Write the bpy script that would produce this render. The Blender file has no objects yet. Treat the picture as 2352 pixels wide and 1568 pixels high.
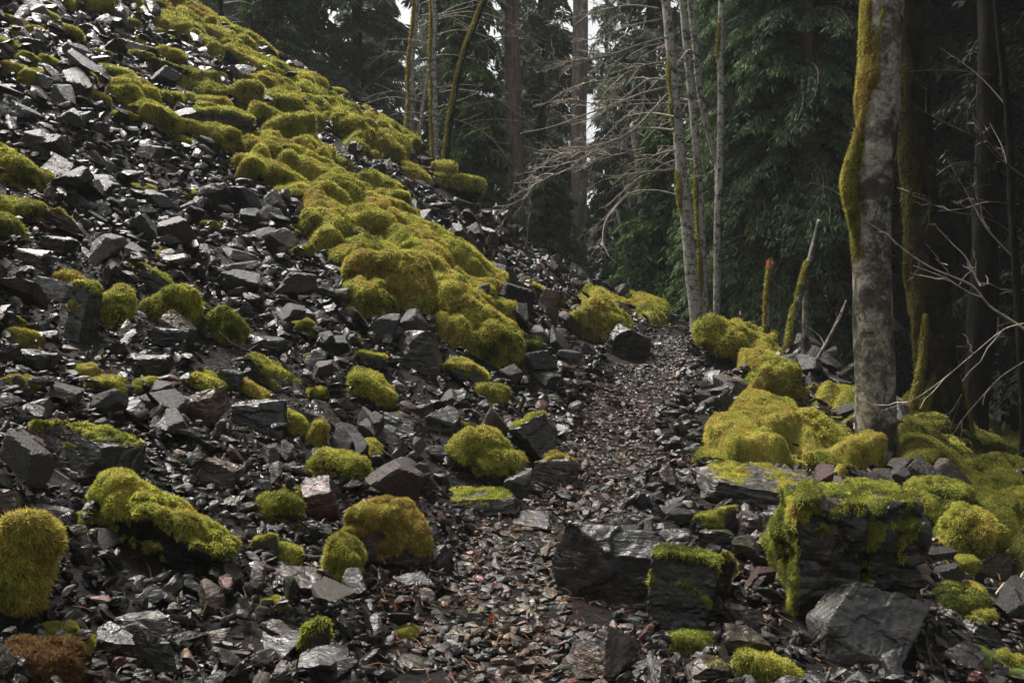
import bpy, bmesh, math, random
import numpy as np
from mathutils import Vector, Matrix, Euler

scene = bpy.context.scene
COL = scene.collection
R = math.radians
rng = np.random.default_rng(11)
random.seed(11)

# ------------------------------------------------------------------ camera, sky, sun, exposure
cam_d = bpy.data.cameras.new("camera"); cam = bpy.data.objects.new("camera", cam_d); COL.objects.link(cam)
cam.location = (0, 0, 1.6); cam.rotation_euler = (math.pi / 2 - math.atan(64 / 1829.0), 0, 0)
cam_d.sensor_width = 36; cam_d.lens = 36 * 1829.0 / 2352.0; cam_d.clip_start = 0.05; cam_d.clip_end = 2000
scene.camera = cam
SUN_EL, SUN_AZ = R(60), R(-46)          # azimuth from +Y towards +X
world = bpy.data.worlds.new("World"); scene.world = world; world.use_nodes = True
wn = world.node_tree; wn.nodes.clear()
sky = wn.nodes.new("ShaderNodeTexSky"); sky.sky_type = 'NISHITA'; sky.sun_disc = False
sky.sun_elevation = SUN_EL; sky.sun_rotation = SUN_AZ; sky.air_density = 1.0; sky.dust_density = 6.0; sky.ozone_density = 1.0
hs = wn.nodes.new("ShaderNodeHueSaturation"); hs.inputs['Saturation'].default_value = 0.16
bg = wn.nodes.new("ShaderNodeBackground"); bg.inputs[1].default_value = 0.09
wo = wn.nodes.new("ShaderNodeOutputWorld")
wn.links.new(sky.outputs[0], hs.inputs['Color']); wn.links.new(hs.outputs[0], bg.inputs[0]); wn.links.new(bg.outputs[0], wo.inputs[0])
sun_d = bpy.data.lights.new("sun", 'SUN'); sun_d.energy = 3.6; sun_d.angle = R(18); sun_d.color = (1, 0.95, 0.88)
sun = bpy.data.objects.new("sun", sun_d); COL.objects.link(sun)
_sd = Vector((math.sin(SUN_AZ) * math.cos(SUN_EL), math.cos(SUN_AZ) * math.cos(SUN_EL), math.sin(SUN_EL)))
sun.rotation_euler = _sd.to_track_quat('Z', 'Y').to_euler(); sun.location = (0, 0, 40)
scene.view_settings.view_transform = 'Standard'; scene.view_settings.look = 'None'
scene.view_settings.exposure = 1.12; scene.view_settings.gamma = 1.0; scene.view_settings.use_curve_mapping = False
scene.render.engine = 'CYCLES'
cy = scene.cycles
cy.use_denoising = True; cy.max_bounces = 5; cy.diffuse_bounces = 2; cy.glossy_bounces = 2; cy.transmission_bounces = 1
cy.volume_bounces = 0; cy.transparent_max_bounces = 4; cy.sample_clamp_indirect = 3.0; cy.caustics_reflective = False; cy.caustics_refractive = False
try: cy.denoising_prefilter = 'ACCURATE'
except Exception: pass
# ------------------------------------------------------------------ camera geometry (photograph measured in a 2352 x 1568 grid)
W0, H0, F0 = 2352.0, 1568.0, 1829.0
CAM = np.array([0.0, 0.0, 1.6]); PITCH = math.atan(64 / F0)
FWD = np.array([0, math.cos(PITCH), -math.sin(PITCH)]); UPV = np.array([0, math.sin(PITCH), math.cos(PITCH)]); RGT = np.array([1.0, 0, 0])
def ray(u, v): return FWD + (u - W0 / 2) / F0 * RGT + (H0 / 2 - v) / F0 * UPV
def at(u, v, d): return CAM + d * ray(u, v)
def project(P):
    Q = np.atleast_2d(P) - CAM
    d = Q @ FWD; dd = np.where(d > 0.05, d, 0.05)
    return W0 / 2 + F0 * (Q @ RGT) / dd, H0 / 2 - F0 * (Q @ UPV) / dd, d

# ------------------------------------------------------------------ noise
def _hash(ix, iy, iz, seed):
    h = (ix.astype(np.int64) * 374761393 + iy.astype(np.int64) * 668265263 + iz.astype(np.int64) * 1274126177 + seed * 362437) & 0xFFFFFFFF
    h = ((h ^ (h >> 13)) * 1274126177) & 0xFFFFFFFF
    h = ((h ^ (h >> 16)) * 2246822519) & 0xFFFFFFFF
    return ((h ^ (h >> 15)) & 0xFFFFFF) / float(0xFFFFFF) * 2 - 1
def vnoise(P, seed=0):
    P = np.asarray(P, float); i = np.floor(P); f = P - i; f = f * f * (3 - 2 * f); i = i.astype(np.int64)
    r = 0
    for dx in (0, 1):
        for dy in (0, 1):
            for dz in (0, 1):
                w = (f[:, 0] if dx else 1 - f[:, 0]) * (f[:, 1] if dy else 1 - f[:, 1]) * (f[:, 2] if dz else 1 - f[:, 2])
                r = r + w * _hash(i[:, 0] + dx, i[:, 1] + dy, i[:, 2] + dz, seed)
    return r
def fbm(P, seed=0, octv=3):
    P = np.asarray(P, float); r = 0; a = 1.0; s = 0
    for k in range(octv):
        r = r + a * vnoise(P * (2.03 ** k) + 17.3 * k, seed + k); s += a; a *= 0.5
    return r / s
def cushions(X, Y, cell, seed=0):
    """domed cushions packed side by side: 1 at a crown, 0 in the creases"""
    x, y = X / cell, Y / cell; ix, iy = np.floor(x), np.floor(y); best = np.full(len(x), 9.0); z = np.zeros(len(x), np.int64)
    for dx in (-1, 0, 1):
        for dy in (-1, 0, 1):
            cx, cy = (ix + dx).astype(np.int64), (iy + dy).astype(np.int64); px = cx + .5 + .45 * _hash(cx, cy, z, seed); py = cy + .5 + .45 * _hash(cx, cy, z, seed + 1); s = .8 + .35 * _hash(cx, cy, z, seed + 2)
            best = np.minimum(best, np.hypot(x - px, y - py) / s)
    return np.sqrt(np.clip(1 - (best / .95) ** 2, 0, 1))
def sstep(a, b, x):
    t = np.clip((x - a) / (b - a), 0, 1); return t * t * (3 - 2 * t)

# ------------------------------------------------------------------ terrain: smooth surface through surveyed points
SURVEY = [  # pixel u, v, distance along the view
 (0,1568,2.4),(300,1568,2.65),(700,1568,2.95),(1000,1568,3.15),(1200,1568,3.25),(1500,1568,3.2),(1800,1568,3.2),(2100,1568,3.4),(2352,1568,3.9),
 (1200,1400,3.9),(1250,1250,4.8),(1350,1130,6.0),(1420,1000,7.6),(1480,900,9.3),(1520,820,11.5),(1545,765,14.5),(1570,740,17.5),(1440,690,22),(1330,655,25),
 (1640,900,9.2),(1640,800,12.2),(1690,765,13.2),(1780,830,11.2),(1820,930,8.8),(1700,1000,7.3),(1900,1000,7.4),(1950,950,8.2),(2020,1040,7.3),(2170,1100,7.6),
 (2340,1170,7.2),(1650,1110,6.1),(1900,1110,6.0),(2100,1160,5.9),(2250,1280,5.3),(2350,1400,4.8),(1640,1250,4.7),(1900,1330,4.2),(1880,1480,3.6),(2150,1450,4.0),
 (0,1400,2.75),(400,1400,3.2),(800,1400,3.6),(0,1200,3.1),(300,1200,3.6),(600,1200,4.1),(900,1200,4.6),(1120,1200,4.95),
 (0,1000,3.7),(300,1000,4.3),(600,1000,5.0),(900,1000,5.8),(1150,1000,6.6),(1300,1000,7.2),
 (0,850,4.4),(300,850,5.0),(600,850,6.0),(900,850,7.2),(1150,850,8.5),(1320,850,9.8),
 (0,700,5.2),(300,700,6.0),(600,700,7.2),(850,700,8.4),(1050,700,9.1),(1180,700,12.0),(1300,700,15.5),
 (0,550,6.0),(300,550,7.2),(600,550,8.8),(850,550,9.9),(1000,570,11.2),(1090,550,14.0),(1180,570,18.5),
 (0,400,7.1),(300,400,8.8),(600,400,10.8),(780,400,12.2),(900,400,14.5),(1000,440,17.0),(1060,440,18),
 (0,250,8.5),(300,250,10.5),(500,250,12.6),(700,250,15.8),(830,270,19.5),
 (0,120,10),(200,120,12),(400,120,14.6),(600,130,19.5),(0,0,12),(200,0,15),(380,0,19.5),
 (-400,1568,1.9),(-400,1200,2.4),(-400,850,3.4),(-400,500,5.2),(-400,200,7.6),(-400,0,10),
 (2700,1568,4.2),(2700,1350,5.8),(2800,1200,7.5)]
SURVEY_W = [  # the ground behind the camera, over the crest and out in the forest
 (-2,-1,.75),(0,-1,-.1),(2,-1,-.3),(5,-1,-1.0),(-6,-1,2.6),(0,1.2,.02),(1.5,1.2,0),(-1,1.2,.2),
 (-10,22,9.0),(-14,14,10),(-20,22,14.5),(-9,30,7.4),(-5,29,5.4),(-1,28,3.2),(3,30,2.0),(7,24,.3),(6.5,17,.0),(6,12.5,-.1),(5.2,9.7,.0),(9,9,-.7),(7,5,-.9),(6,2,-1.2),
 (12,14,-.9),(14,24,-.6),(10,35,.6),(-12,45,7),(0,45,2.2),(12,50,.6),(30,20,-1.5),(30,50,0),(-30,50,15),(-30,10,19),(-25,-10,14),(30,-10,-4),(0,-10,-.8),
 (0,80,2.5),(-35,90,12),(35,90,1),(70,40,0),(-60,40,26),(60,0,-4),(-60,0,28),(0,130,3),(80,130,3),(-80,130,20)]
_P = np.array([at(*s) for s in SURVEY] + [list(map(float, s)) for s in SURVEY_W])
def _k(r2): return 0.5 * r2 * np.log(r2 + 1e-9)
_n = len(_P); _d2 = ((_P[:, None, :2] - _P[None, :, :2]) ** 2).sum(-1)
_A = np.zeros((_n + 3, _n + 3)); _A[:_n, :_n] = _k(_d2) + np.eye(_n) * 0.08
_A[:_n, _n] = 1; _A[:_n, _n + 1:] = _P[:, :2]; _A[_n:, :_n] = _A[:_n, _n:].T
_w = np.linalg.solve(_A, np.concatenate([_P[:, 2], [0, 0, 0]]))
def height(x, y):
    x = np.atleast_1d(np.asarray(x, float)); y = np.atleast_1d(np.asarray(y, float)); out = np.empty(len(x))
    for s in range(0, len(x), 20000):
        a, b = x[s:s + 20000], y[s:s + 20000]
        r2 = (a[:, None] - _P[None, :, 0]) ** 2 + (b[:, None] - _P[None, :, 1]) ** 2
        out[s:s + 20000] = _k(r2) @ _w[:_n] + _w[_n] + _w[_n + 1] * a + _w[_n + 2] * b
    q = np.stack([x, y, 0 * x], 1); far = sstep(2, 9, np.hypot(x, y))
    return out + 0.05 * vnoise(q * 1.3, 5) * (.4 + .6 * far) + 0.12 * vnoise(q * 0.45, 6) * far
_T = np.geomspace(1.3, 70, 420)
def hit(u, v):
    """distance along the view at which the ray through (u, v) first meets the ground"""
    r = ray(u, v); Q = CAM + _T[:, None] * r
    g = Q[:, 2] - height(Q[:, 0], Q[:, 1]); k = np.nonzero(g < 0)[0]
    if len(k) == 0: return None
    k = k[0]
    if k == 0: return _T[0]
    a, b = g[k - 1], g[k]; return _T[k - 1] + (_T[k] - _T[k - 1]) * a / (a - b)
def normal(x, y, e=0.15):
    hx = (height(x + e, y) - height(x - e, y)) / (2 * e); hy = (height(x, y + e) - height(x, y - e)) / (2 * e)
    n = np.stack([-hx, -hy, np.ones_like(hx)], 1); return n / np.linalg.norm(n, axis=1)[:, None]
# ------------------------------------------------------------------ mesh and material helpers
def mk(name, V, F, mat, parent=None, smooth=False, col=None, fmat=None):
    """V (n,3); F list of int arrays (m,3) or (m,4); col (n,3) linear colour per vertex"""
    if not isinstance(F, list): F = [F]
    F = [np.asarray(f, np.int32) for f in F if len(f)]
    me = bpy.data.meshes.new(name); V = np.asarray(V, np.float32)
    me.vertices.add(len(V)); me.vertices.foreach_set("co", V.ravel())
    tot = np.concatenate([np.full(len(f), f.shape[1], np.int32) for f in F]); li = np.concatenate([f.ravel() for f in F])
    me.loops.add(len(li)); me.loops.foreach_set("vertex_index", li)
    me.polygons.add(len(tot)); me.polygons.foreach_set("loop_start", np.concatenate([[0], np.cumsum(tot)[:-1]]).astype(np.int32))
    me.polygons.foreach_set("loop_total", tot); me.polygons.foreach_set("use_smooth", np.full(len(tot), smooth))
    for m in (mat if isinstance(mat, (list, tuple)) else [mat]): me.materials.append(m)
    if fmat is not None: me.polygons.foreach_set("material_index", np.asarray(fmat, np.int32))
    if col is not None:
        a = me.color_attributes.new("Col", 'FLOAT_COLOR', 'POINT')
        a.data.foreach_set("color", np.concatenate([col, np.ones((len(col), 1))], 1).astype(np.float32).ravel())
    me.update(calc_edges=True)
    o = bpy.data.objects.new(name, me); COL.objects.link(o)
    if parent is not None: o.parent = parent
    return o
def tag(o, label=None, cat=None, group=None, kind=None):
    if label: o['label'] = label
    if cat: o['category'] = cat
    if group: o['group'] = group
    if kind: o['kind'] = kind
    return o
def empty(name, loc=(0, 0, 0)):
    o = bpy.data.objects.new(name, None); COL.objects.link(o); o.location = loc; o.empty_display_size = 0.2; return o
def copy_thing(src, loc, rot=None, scale=None):
    c = src.copy(); COL.objects.link(c); c.location = loc
    if rot is not None: c.rotation_euler = rot
    if scale is not None: c.scale = scale
    for ch in src.children:
        k = ch.copy(); COL.objects.link(k); k.parent = c; k.matrix_parent_inverse = ch.matrix_parent_inverse.copy()
    return c
class NT:
    def __init__(s, name):
        s.m = bpy.data.materials.new(name); s.m.use_nodes = True; s.t = s.m.node_tree; s.t.nodes.clear()
        s.out = s.n("ShaderNodeOutputMaterial"); s.b = s.n("ShaderNodeBsdfPrincipled"); s.l(s.b.outputs[0], s.out.inputs[0])
    def n(s, k, **kw):
        x = s.t.nodes.new(k)
        for a, v in kw.items(): setattr(x, a, v)
        return x
    def l(s, a, b): s.t.links.new(a, b)
    def noise(s, vec, scale, detail=4, rough=.55, dist=0):
        x = s.n("ShaderNodeTexNoise"); x.inputs['Scale'].default_value = scale; x.inputs['Detail'].default_value = detail
        x.inputs['Roughness'].default_value = rough; x.inputs['Distortion'].default_value = dist
        if vec is not None: s.l(vec, x.inputs['Vector'])
        return x.outputs[0]
    def ramp(s, fac, stops):
        x = s.n("ShaderNodeValToRGB"); e = x.color_ramp.elements
        while len(e) < len(stops): e.new(0.5)
        for k, (p, c) in enumerate(stops):
            e[k].position = p; e[k].color = (c, c, c, 1) if not isinstance(c, tuple) else (*c, 1)
        s.l(fac, x.inputs[0]); return x.outputs[0]
    def mix(s, fac, a, b, mode='MIX'):
        x = s.n("ShaderNodeMix", data_type='RGBA', blend_type=mode); 
        for v, i in ((fac, 0), (a, 6), (b, 7)):
            if isinstance(v, (int, float)): x.inputs[i].default_value = v
            elif isinstance(v, tuple): x.inputs[i].default_value = (*v, 1)
            else: s.l(v, x.inputs[i])
        return x.outputs[2]
    def math(s, op, a, b=0.0):
        x = s.n("ShaderNodeMath", operation=op)
        for v, i in ((a, 0), (b, 1)):
            if isinstance(v, (int, float)): x.inputs[i].default_value = v
            else: s.l(v, x.inputs[i])
        return x.outputs[0]
    def mapping(s, vec, scale=(1, 1, 1), rot=(0, 0, 0)):
        x = s.n("ShaderNodeMapping"); x.inputs['Scale'].default_value = scale; x.inputs['Rotation'].default_value = rot; s.l(vec, x.inputs[0]); return x.outputs[0]
    def bump(s, h, strength, dist, prev=None):
        x = s.n("ShaderNodeBump"); x.inputs['Strength'].default_value = strength; x.inputs['Distance'].default_value = dist
        s.l(h, x.inputs['Height'])
        if prev is not None: s.l(prev, x.inputs['Normal'])
        return x.outputs[0]

def rock_material(name, source):
    m = NT(name)
    if source == 'object':
        vec = m.n("ShaderNodeTexCoord").outputs['Object']; oi = m.n("ShaderNodeObjectInfo"); base = oi.outputs['Color']
        add = m.n("ShaderNodeVectorMath", operation='ADD'); m.l(vec, add.inputs[0])
        sc = m.math('MULTIPLY', oi.outputs['Random'], 37.0); m.l(sc, add.inputs[1]); vec = add.outputs[0]
    else:
        vec = m.n("ShaderNodeNewGeometry").outputs['Position']; base = m.n("ShaderNodeAttribute", attribute_name="Col").outputs['Color']
    lay = m.mapping(vec, (3.0, 3.0, 26.0), (0.25, 0.15, 0))
    nl = m.noise(lay, 2.2, 5, .6, .4); nb = m.noise(vec, 3.3, 4); nf = m.noise(vec, 46, 5, .65); nm = m.noise(vec, 14, 5, .6, .3)
    c = m.mix(1.0, base, m.ramp(nm, [(.3, .3), (.50, .9), (.70, 2.1)]), 'MULTIPLY')
    c = m.mix(.8, c, m.mix(1.0, c, m.ramp(nl, [(.36, .45), (.53, 1.0), (.68, 2.2)]), 'MULTIPLY'))
    c = m.mix(m.ramp(nb, [(.52, 0.0), (.72, .65)]), c, m.mix(1.0, c, (1.9, 1.25, .72), 'MULTIPLY'))       # rusty staining
    c = m.mix(m.ramp(m.noise(vec, 7.5, 6, .7), [(.55, 0.0), (.68, .6)]), c, (.05, .056, .014))            # thin film of algae
    m.l(c, m.b.inputs['Base Color'])
    m.l(m.ramp(m.math('ADD', m.math('MULTIPLY', m.noise(vec, 9, 5, .7, .5), .6), m.math('MULTIPLY', m.noise(m.mapping(vec, (2, 9, 14), (.4, .2, .5)), 3, 5, .7, .8), .4)), [(.38, .12), (.48, .34), (.60, .70)]), m.b.inputs['Roughness'])
    m.b.inputs['IOR'].default_value = 1.5
    m.b.inputs['Specular IOR Level'].default_value = .55 if source == 'object' else .42
    b1 = m.bump(nl, .5, .014); b2 = m.bump(nm, .7, .022, b1); b3 = m.bump(nf, .6, .006, b2); m.l(b3, m.b.inputs['Normal'])
    return m.m
M_ROCK = rock_material("wet_slate", 'object'); M_SCREE = rock_material("wet_scree", 'attr')
def leaf_material(name, rough=.6, tr=.25, spec=.3):
    m = NT(name); a = m.n("ShaderNodeAttribute", attribute_name="Col").outputs['Color']
    m.l(a, m.b.inputs['Base Color']); m.b.inputs['Roughness'].default_value = rough; m.b.inputs['Specular IOR Level'].default_value = spec
    t = m.n("ShaderNodeBsdfTranslucent"); m.l(a, t.inputs[0]); x = m.n("ShaderNodeMixShader"); x.inputs[0].default_value = tr
    m.l(m.b.outputs[0], x.inputs[1]); m.l(t.outputs[0], x.inputs[2]); m.l(x.outputs[0], m.out.inputs[0])
    return m.m
M_MOSS = leaf_material("moss", .7, .45, .12); M_LEAF = leaf_material("conifer_foliage", .75, .25, .12)
def soil_material():
    m = NT("wet_soil"); v = m.n("ShaderNodeNewGeometry").outputs['Position']
    c = m.ramp(m.noise(v, 5, 6, .7), [(.3, (.003, .0025, .002)), (.55, (.007, .005, .0038)), (.75, (.018, .012, .008))]); m.l(c, m.b.inputs['Base Color'])
    m.l(m.ramp(m.noise(v, 30, 4), [(.35, .5), (.65, .95)]), m.b.inputs['Roughness']); m.b.inputs['Specular IOR Level'].default_value = .22
    m.l(m.bump(m.noise(v, 45, 6, .75), 1.0, .03, m.bump(m.noise(v, 12, 4), 1.0, .06)), m.b.inputs['Normal']); return m.m
M_SOIL = soil_material()
def bark_material(name, dark, light, thr=.5, stretch=1.0, lich=9.0, mossy=.62, furrow=0.0, moss_col=(.10, .085, .012)):
    m = NT(name); v = m.n("ShaderNodeTexCoord").outputs['Object']
    p = m.noise(m.mapping(v, (1, 1, stretch)), lich, 7, .68, .6); q = m.noise(m.mapping(v, (1, 1, stretch * 1.4)), lich * .33, 4, .6, .3)
    s = m.math('ADD', m.math('MULTIPLY', p, .6), m.math('MULTIPLY', q, .4))
    c = m.ramp(s, [(thr - .06, dark), (thr - .01, tuple((a + b) * .4 for a, b in zip(dark, light))), (thr + .02, light), (thr + .16, tuple(min(1, a * 1.15) for a in light))])
    c = m.mix(m.ramp(m.noise(v, lich * 4, 4, .7), [(.35, .75), (.6, 0.0)]), c, dark)
    g = m.noise(v, 2.1, 5, .7, .4); c = m.mix(m.ramp(g, [(mossy, 0.0), (mossy + .07, 1.0)]), c, moss_col)
    m.l(c, m.b.inputs['Base Color']); m.b.inputs['Roughness'].default_value = .62; m.b.inputs['Specular IOR Level'].default_value = .35
    b = m.bump(m.noise(v, 38, 5, .7), .6, .01, m.bump(s, .6, .02))
    if furrow: b = m.bump(m.noise(m.mapping(v, (1, 1, .12)), furrow, 5, .7, .3), 1.0, .06, b)
    m.l(b, m.b.inputs['Normal'])
    if name in ('dark_bark', 'mossy_bark'): m.b.inputs['Roughness'].default_value = .95; m.b.inputs['Specular IOR Level'].default_value = .08
    return m.m
M_ALDER = bark_material("alder_bark", (.030, .024, .018), (.46, .435, .38), .475, .9, 13)
M_ALDER_BIG = bark_material("old_alder_bark", (.020, .012, .007), (.27, .25, .19), .51, .8, 6.5, .55, 0, (.050, .032, .010))
M_MOSSBARK = bark_material("mossy_bark", (.007, .006, .004), (.055, .05, .036), .56, .7, 6, .5, 0, (.022, .019, .005))
M_FIR = bark_material("fir_bark", (.11, .088, .068), (.26, .225, .18), .50, .25, 8, .8, 14)
M_CEDARBARK = bark_material("cedar_bark", (.085, .052, .040), (.20, .13, .10), .50, .2, 8, .8, 14)
M_DARKBARK = bark_material("dark_bark", (.006, .005, .004), (.02, .016, .012), .53, .5, 8, .66, 10)
M_TWIG = bark_material("twig_bark", (.16, .132, .10), (.38, .335, .27), .46, .7, 14, .66)
M_TWIG_DARK = bark_material("dark_twig_bark", (.03, .024, .016), (.10, .09, .06), .55, .7, 14, .6)

_ico = {}
def ico(level):
    if level not in _ico:
        bm = bmesh.new(); bmesh.ops.create_icosphere(bm, subdivisions=level, radius=1.0)
        _ico[level] = (np.array([v.co[:] for v in bm.verts]), np.array([[v.index for v in f.verts] for f in bm.faces], np.int32)); bm.free()
    return _ico[level]
def vnormals(V, F):
    n = np.cross(V[F[:, 1]] - V[F[:, 0]], V[F[:, 2]] - V[F[:, 0]]); N = np.zeros_like(V)
    for k in range(3): np.add.at(N, F[:, k], n)
    return N / (np.linalg.norm(N, axis=1)[:, None] + 1e-12)
def rotm(tilt=0, yaw=0, pitch=0):   # tilt turns in the plane facing the viewer (clockwise positive)
    return np.array((Matrix.Rotation(R(tilt), 3, 'Y') @ Matrix.Rotation(R(pitch), 3, 'X') @ Matrix.Rotation(R(yaw), 3, 'Z')))

def rock_verts(seed, dims, level=4, cuts=6, sharp=26, strata=.05, rough=.03, jit=.28, crack=None):
    """angular block: a convex body cut by planes, sampled over a sphere, with broken layers; dims are half sizes"""
    r = np.random.default_rng(seed); D, F = ico(level)
    ax = np.concatenate([np.eye(3), -np.eye(3)]); N = ax + r.normal(0, jit, (6, 3)); N /= np.linalg.norm(N, axis=1)[:, None]
    h = np.abs((N * ax).sum(1)) * r.uniform(.93, 1.0, 6)
    if cuts:
        C = r.normal(0, 1, (cuts, 3)); C /= np.linalg.norm(C, axis=1)[:, None]
        N = np.concatenate([N, C]); h = np.concatenate([h, np.abs(C).sum(1) * r.uniform(.58, .80, cuts)])
    q = np.clip(D @ N.T, 0, None) / h; rad = (q ** sharp).sum(1) ** (-1.0 / sharp)
    P = D * rad[:, None]; dims = np.array(dims, float)
    mx = np.abs(P).max(0); P = P / mx * dims
    s = dims.mean()
    if strata:
        b = np.array([r.uniform(-.25, .25), r.uniform(-.2, .2), 1.0]); b /= np.linalg.norm(b)
        th = dims[2] * r.uniform(.16, .3); t = P @ b / th + .5 * vnoise(P / s * 1.1, seed) ; k = np.floor(t)
        side = D - np.outer(D @ b, b); side /= np.linalg.norm(side, axis=1)[:, None] + 1e-6
        o = vnoise(np.stack([k * 3.7, P[:, 0] / s * 1.6 + k, P[:, 1] / s * 1.6], 1), seed + 3)
        P = P + side * (o * strata * s * (1 - np.abs(D @ b) ** 3))[:, None]
    if crack is not None:
        x = P[:, 0] - crack - .03 * s * vnoise(P / s * 3, seed + 9); P = P - D * (np.exp(-(x / (.055 * s)) ** 2) * .22 * s)[:, None]
    n = vnormals(P, F)
    P = P + n * (rough * s * (fbm(P / s * 2.6, seed + 5, 3) + .5 * np.abs(vnoise(P / s * 6, seed + 8))))[:, None]
    return P, F
PALETTE = {'char': (.0095, .0085, .0076), 'slate': (.019, .0172, .0155), 'grey': (.040, .037, .034), 'pale': (.085, .083, .079), 'brown': (.030, .020, .014),
           'tan': (.062, .047, .034), 'red': (.042, .014, .011), 'pink': (.062, .043, .040), 'green': (.045, .05, .028)}
MC = {'lime': (.40, .43, .07), 'yellow': (.54, .49, .10), 'ochre': (.44, .32, .075), 'olive': (.08, .10, .022), 'rust': (.20, .085, .018)}
def moss_colours(P, seed, hue=0.0, scale=9.0):
    """natural variety of a moss cushion: green, yellow and old ochre growth in clumps"""
    a = fbm(P * scale, seed, 3) * 1.5 + .75 * vnoise(P * scale * .22, seed + 21) + hue * .9 + .02; r = np.random.default_rng(seed); a = a + r.normal(0, .22, len(P))
    g, y, o, k = (np.array(MC[x]) for x in ('lime', 'yellow', 'ochre', 'olive'))
    w1 = sstep(-.75, -.15, a)[:, None]; w2 = sstep(-.1, .45, a)[:, None]; w3 = sstep(.45, 1.0, a)[:, None]
    c = k * (1 - w1) + g * w1; c = c * (1 - w2) + y * w2; c = c * (1 - w3) + o * w3
    return c * (r.uniform(.6, 1.3, len(P)) * (1 + .3 * vnoise(P * 33, seed + 6)) * (1 + .35 * vnoise(P * scale * .6, seed + 30)))[:, None]
def blades(V, F, N, mask, d, seed, hue=0.0, cover=1.5, long=1.0, droop=.35, cap=30000, colf=moss_colours, wmin=.0043):
    """short pointed moss shoots standing on the masked part of a surface"""
    r = np.random.default_rng(seed); a = V[F[:, 0]]; b = V[F[:, 1]]; c = V[F[:, 2]]
    ar = np.linalg.norm(np.cross(b - a, c - a), axis=1) / 2; fm = mask[F].mean(1); wgt = ar * np.clip(fm, 0, 1) ** .8; tot = wgt.sum()
    if tot < 1e-6: return None
    w = max(wmin, d * .00105); L = w * 2.9 * long; n = int(min(cap, cover * tot / (w * L * .5)))
    if n < 5: return None
    k = r.choice(len(F), n, p=wgt / tot); s, t = r.random(n), r.random(n); f = s + t > 1; s[f] = 1 - s[f]; t[f] = 1 - t[f]
    P = a[k] + (b[k] - a[k]) * s[:, None] + (c[k] - a[k]) * t[:, None]
    Nn = N[F[k, 0]] + r.normal(0, .7, (n, 3)); hang = 1 - sstep(.1, .65, N[F[k, 0]][:, 2]); Nn[:, 2] += .15 - .8 * hang; Nn /= np.linalg.norm(Nn, axis=1)[:, None]
    T = np.cross(Nn, r.normal(0, 1, (n, 3))); T /= np.linalg.norm(T, axis=1)[:, None] + 1e-9
    l = L * (r.uniform(.45, 1.25, n) * (1 + .45 * hang * r.random(n)))[:, None]; ww = w * r.uniform(.6, 1.2, n)[:, None]
    tip = P + Nn * l; tip[:, 2] -= (l[:, 0] * droop * r.random(n)); base = P - Nn * .15 * l
    VV = np.stack([base - T * ww / 2, base + T * ww / 2, tip], 1).reshape(-1, 3); FF = np.arange(3 * n).reshape(-1, 3)
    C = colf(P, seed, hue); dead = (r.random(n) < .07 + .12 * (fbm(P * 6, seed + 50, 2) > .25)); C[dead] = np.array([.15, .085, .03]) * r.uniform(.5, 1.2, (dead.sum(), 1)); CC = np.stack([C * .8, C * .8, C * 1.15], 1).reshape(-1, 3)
    return VV, FF, CC
def join(parts):
    Vs, Fs, Cs = [], [], []; o = 0
    for p in parts:
        if p is None: continue
        Vs.append(p[0]); Fs.append(p[1] + o); Cs.append(p[2]); o += len(p[0])
    return np.concatenate(Vs), np.concatenate(Fs), np.concatenate(Cs)
def moss_on(V, F, Rm, seed, amount, d, hue=0.0, thick=None, side=None, cover=1.5, long=1.0, cap=26000):
    """cushion of moss over a rock: amount 0..1; Rm = world rotation of the rock; side = world direction favoured by the moss"""
    N = vnormals(V, F); s = np.abs(V).max(0).mean(); up = (N @ Rm.T)
    fav = up[:, 2] if side is None else up @ (np.array(side) / np.linalg.norm(side))
    hgt = (V @ Rm.T)[:, 2] / (np.abs(V @ Rm.T)[:, 2].max() + 1e-6)
    m = fav * .95 + hgt * .35 + .75 * fbm(V / s * (2.1 if side is None else 3.6), seed, 4) + (amount * 2.6 - 1.6)
    m = sstep(0.0, .28, m); th = thick if thick else min(.05, .16 * s)
    Wd = V @ Rm.T; lump = .05 + 1.0 * cushions(Wd[:, 0] + .4 * Wd[:, 2], Wd[:, 1] + .7 * Wd[:, 2], max(.06, s * .45), seed) + .3 * fbm(V / s * 3.0, seed + 2, 3) + .25 * vnoise(V / .04, seed + 4)
    S = V + N * (m * th * np.clip(lump, .15, 2) - .012 * (1 - sstep(0, .12, m)))[:, None]
    keep = m[F].max(1) > .02; Fk = F[keep]
    if len(Fk) < 4: return None
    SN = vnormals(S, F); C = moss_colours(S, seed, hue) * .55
    return join([(S, Fk, C), blades(S, Fk, SN, m, d, seed + 1, hue, cover, long, cap=cap)])
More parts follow.
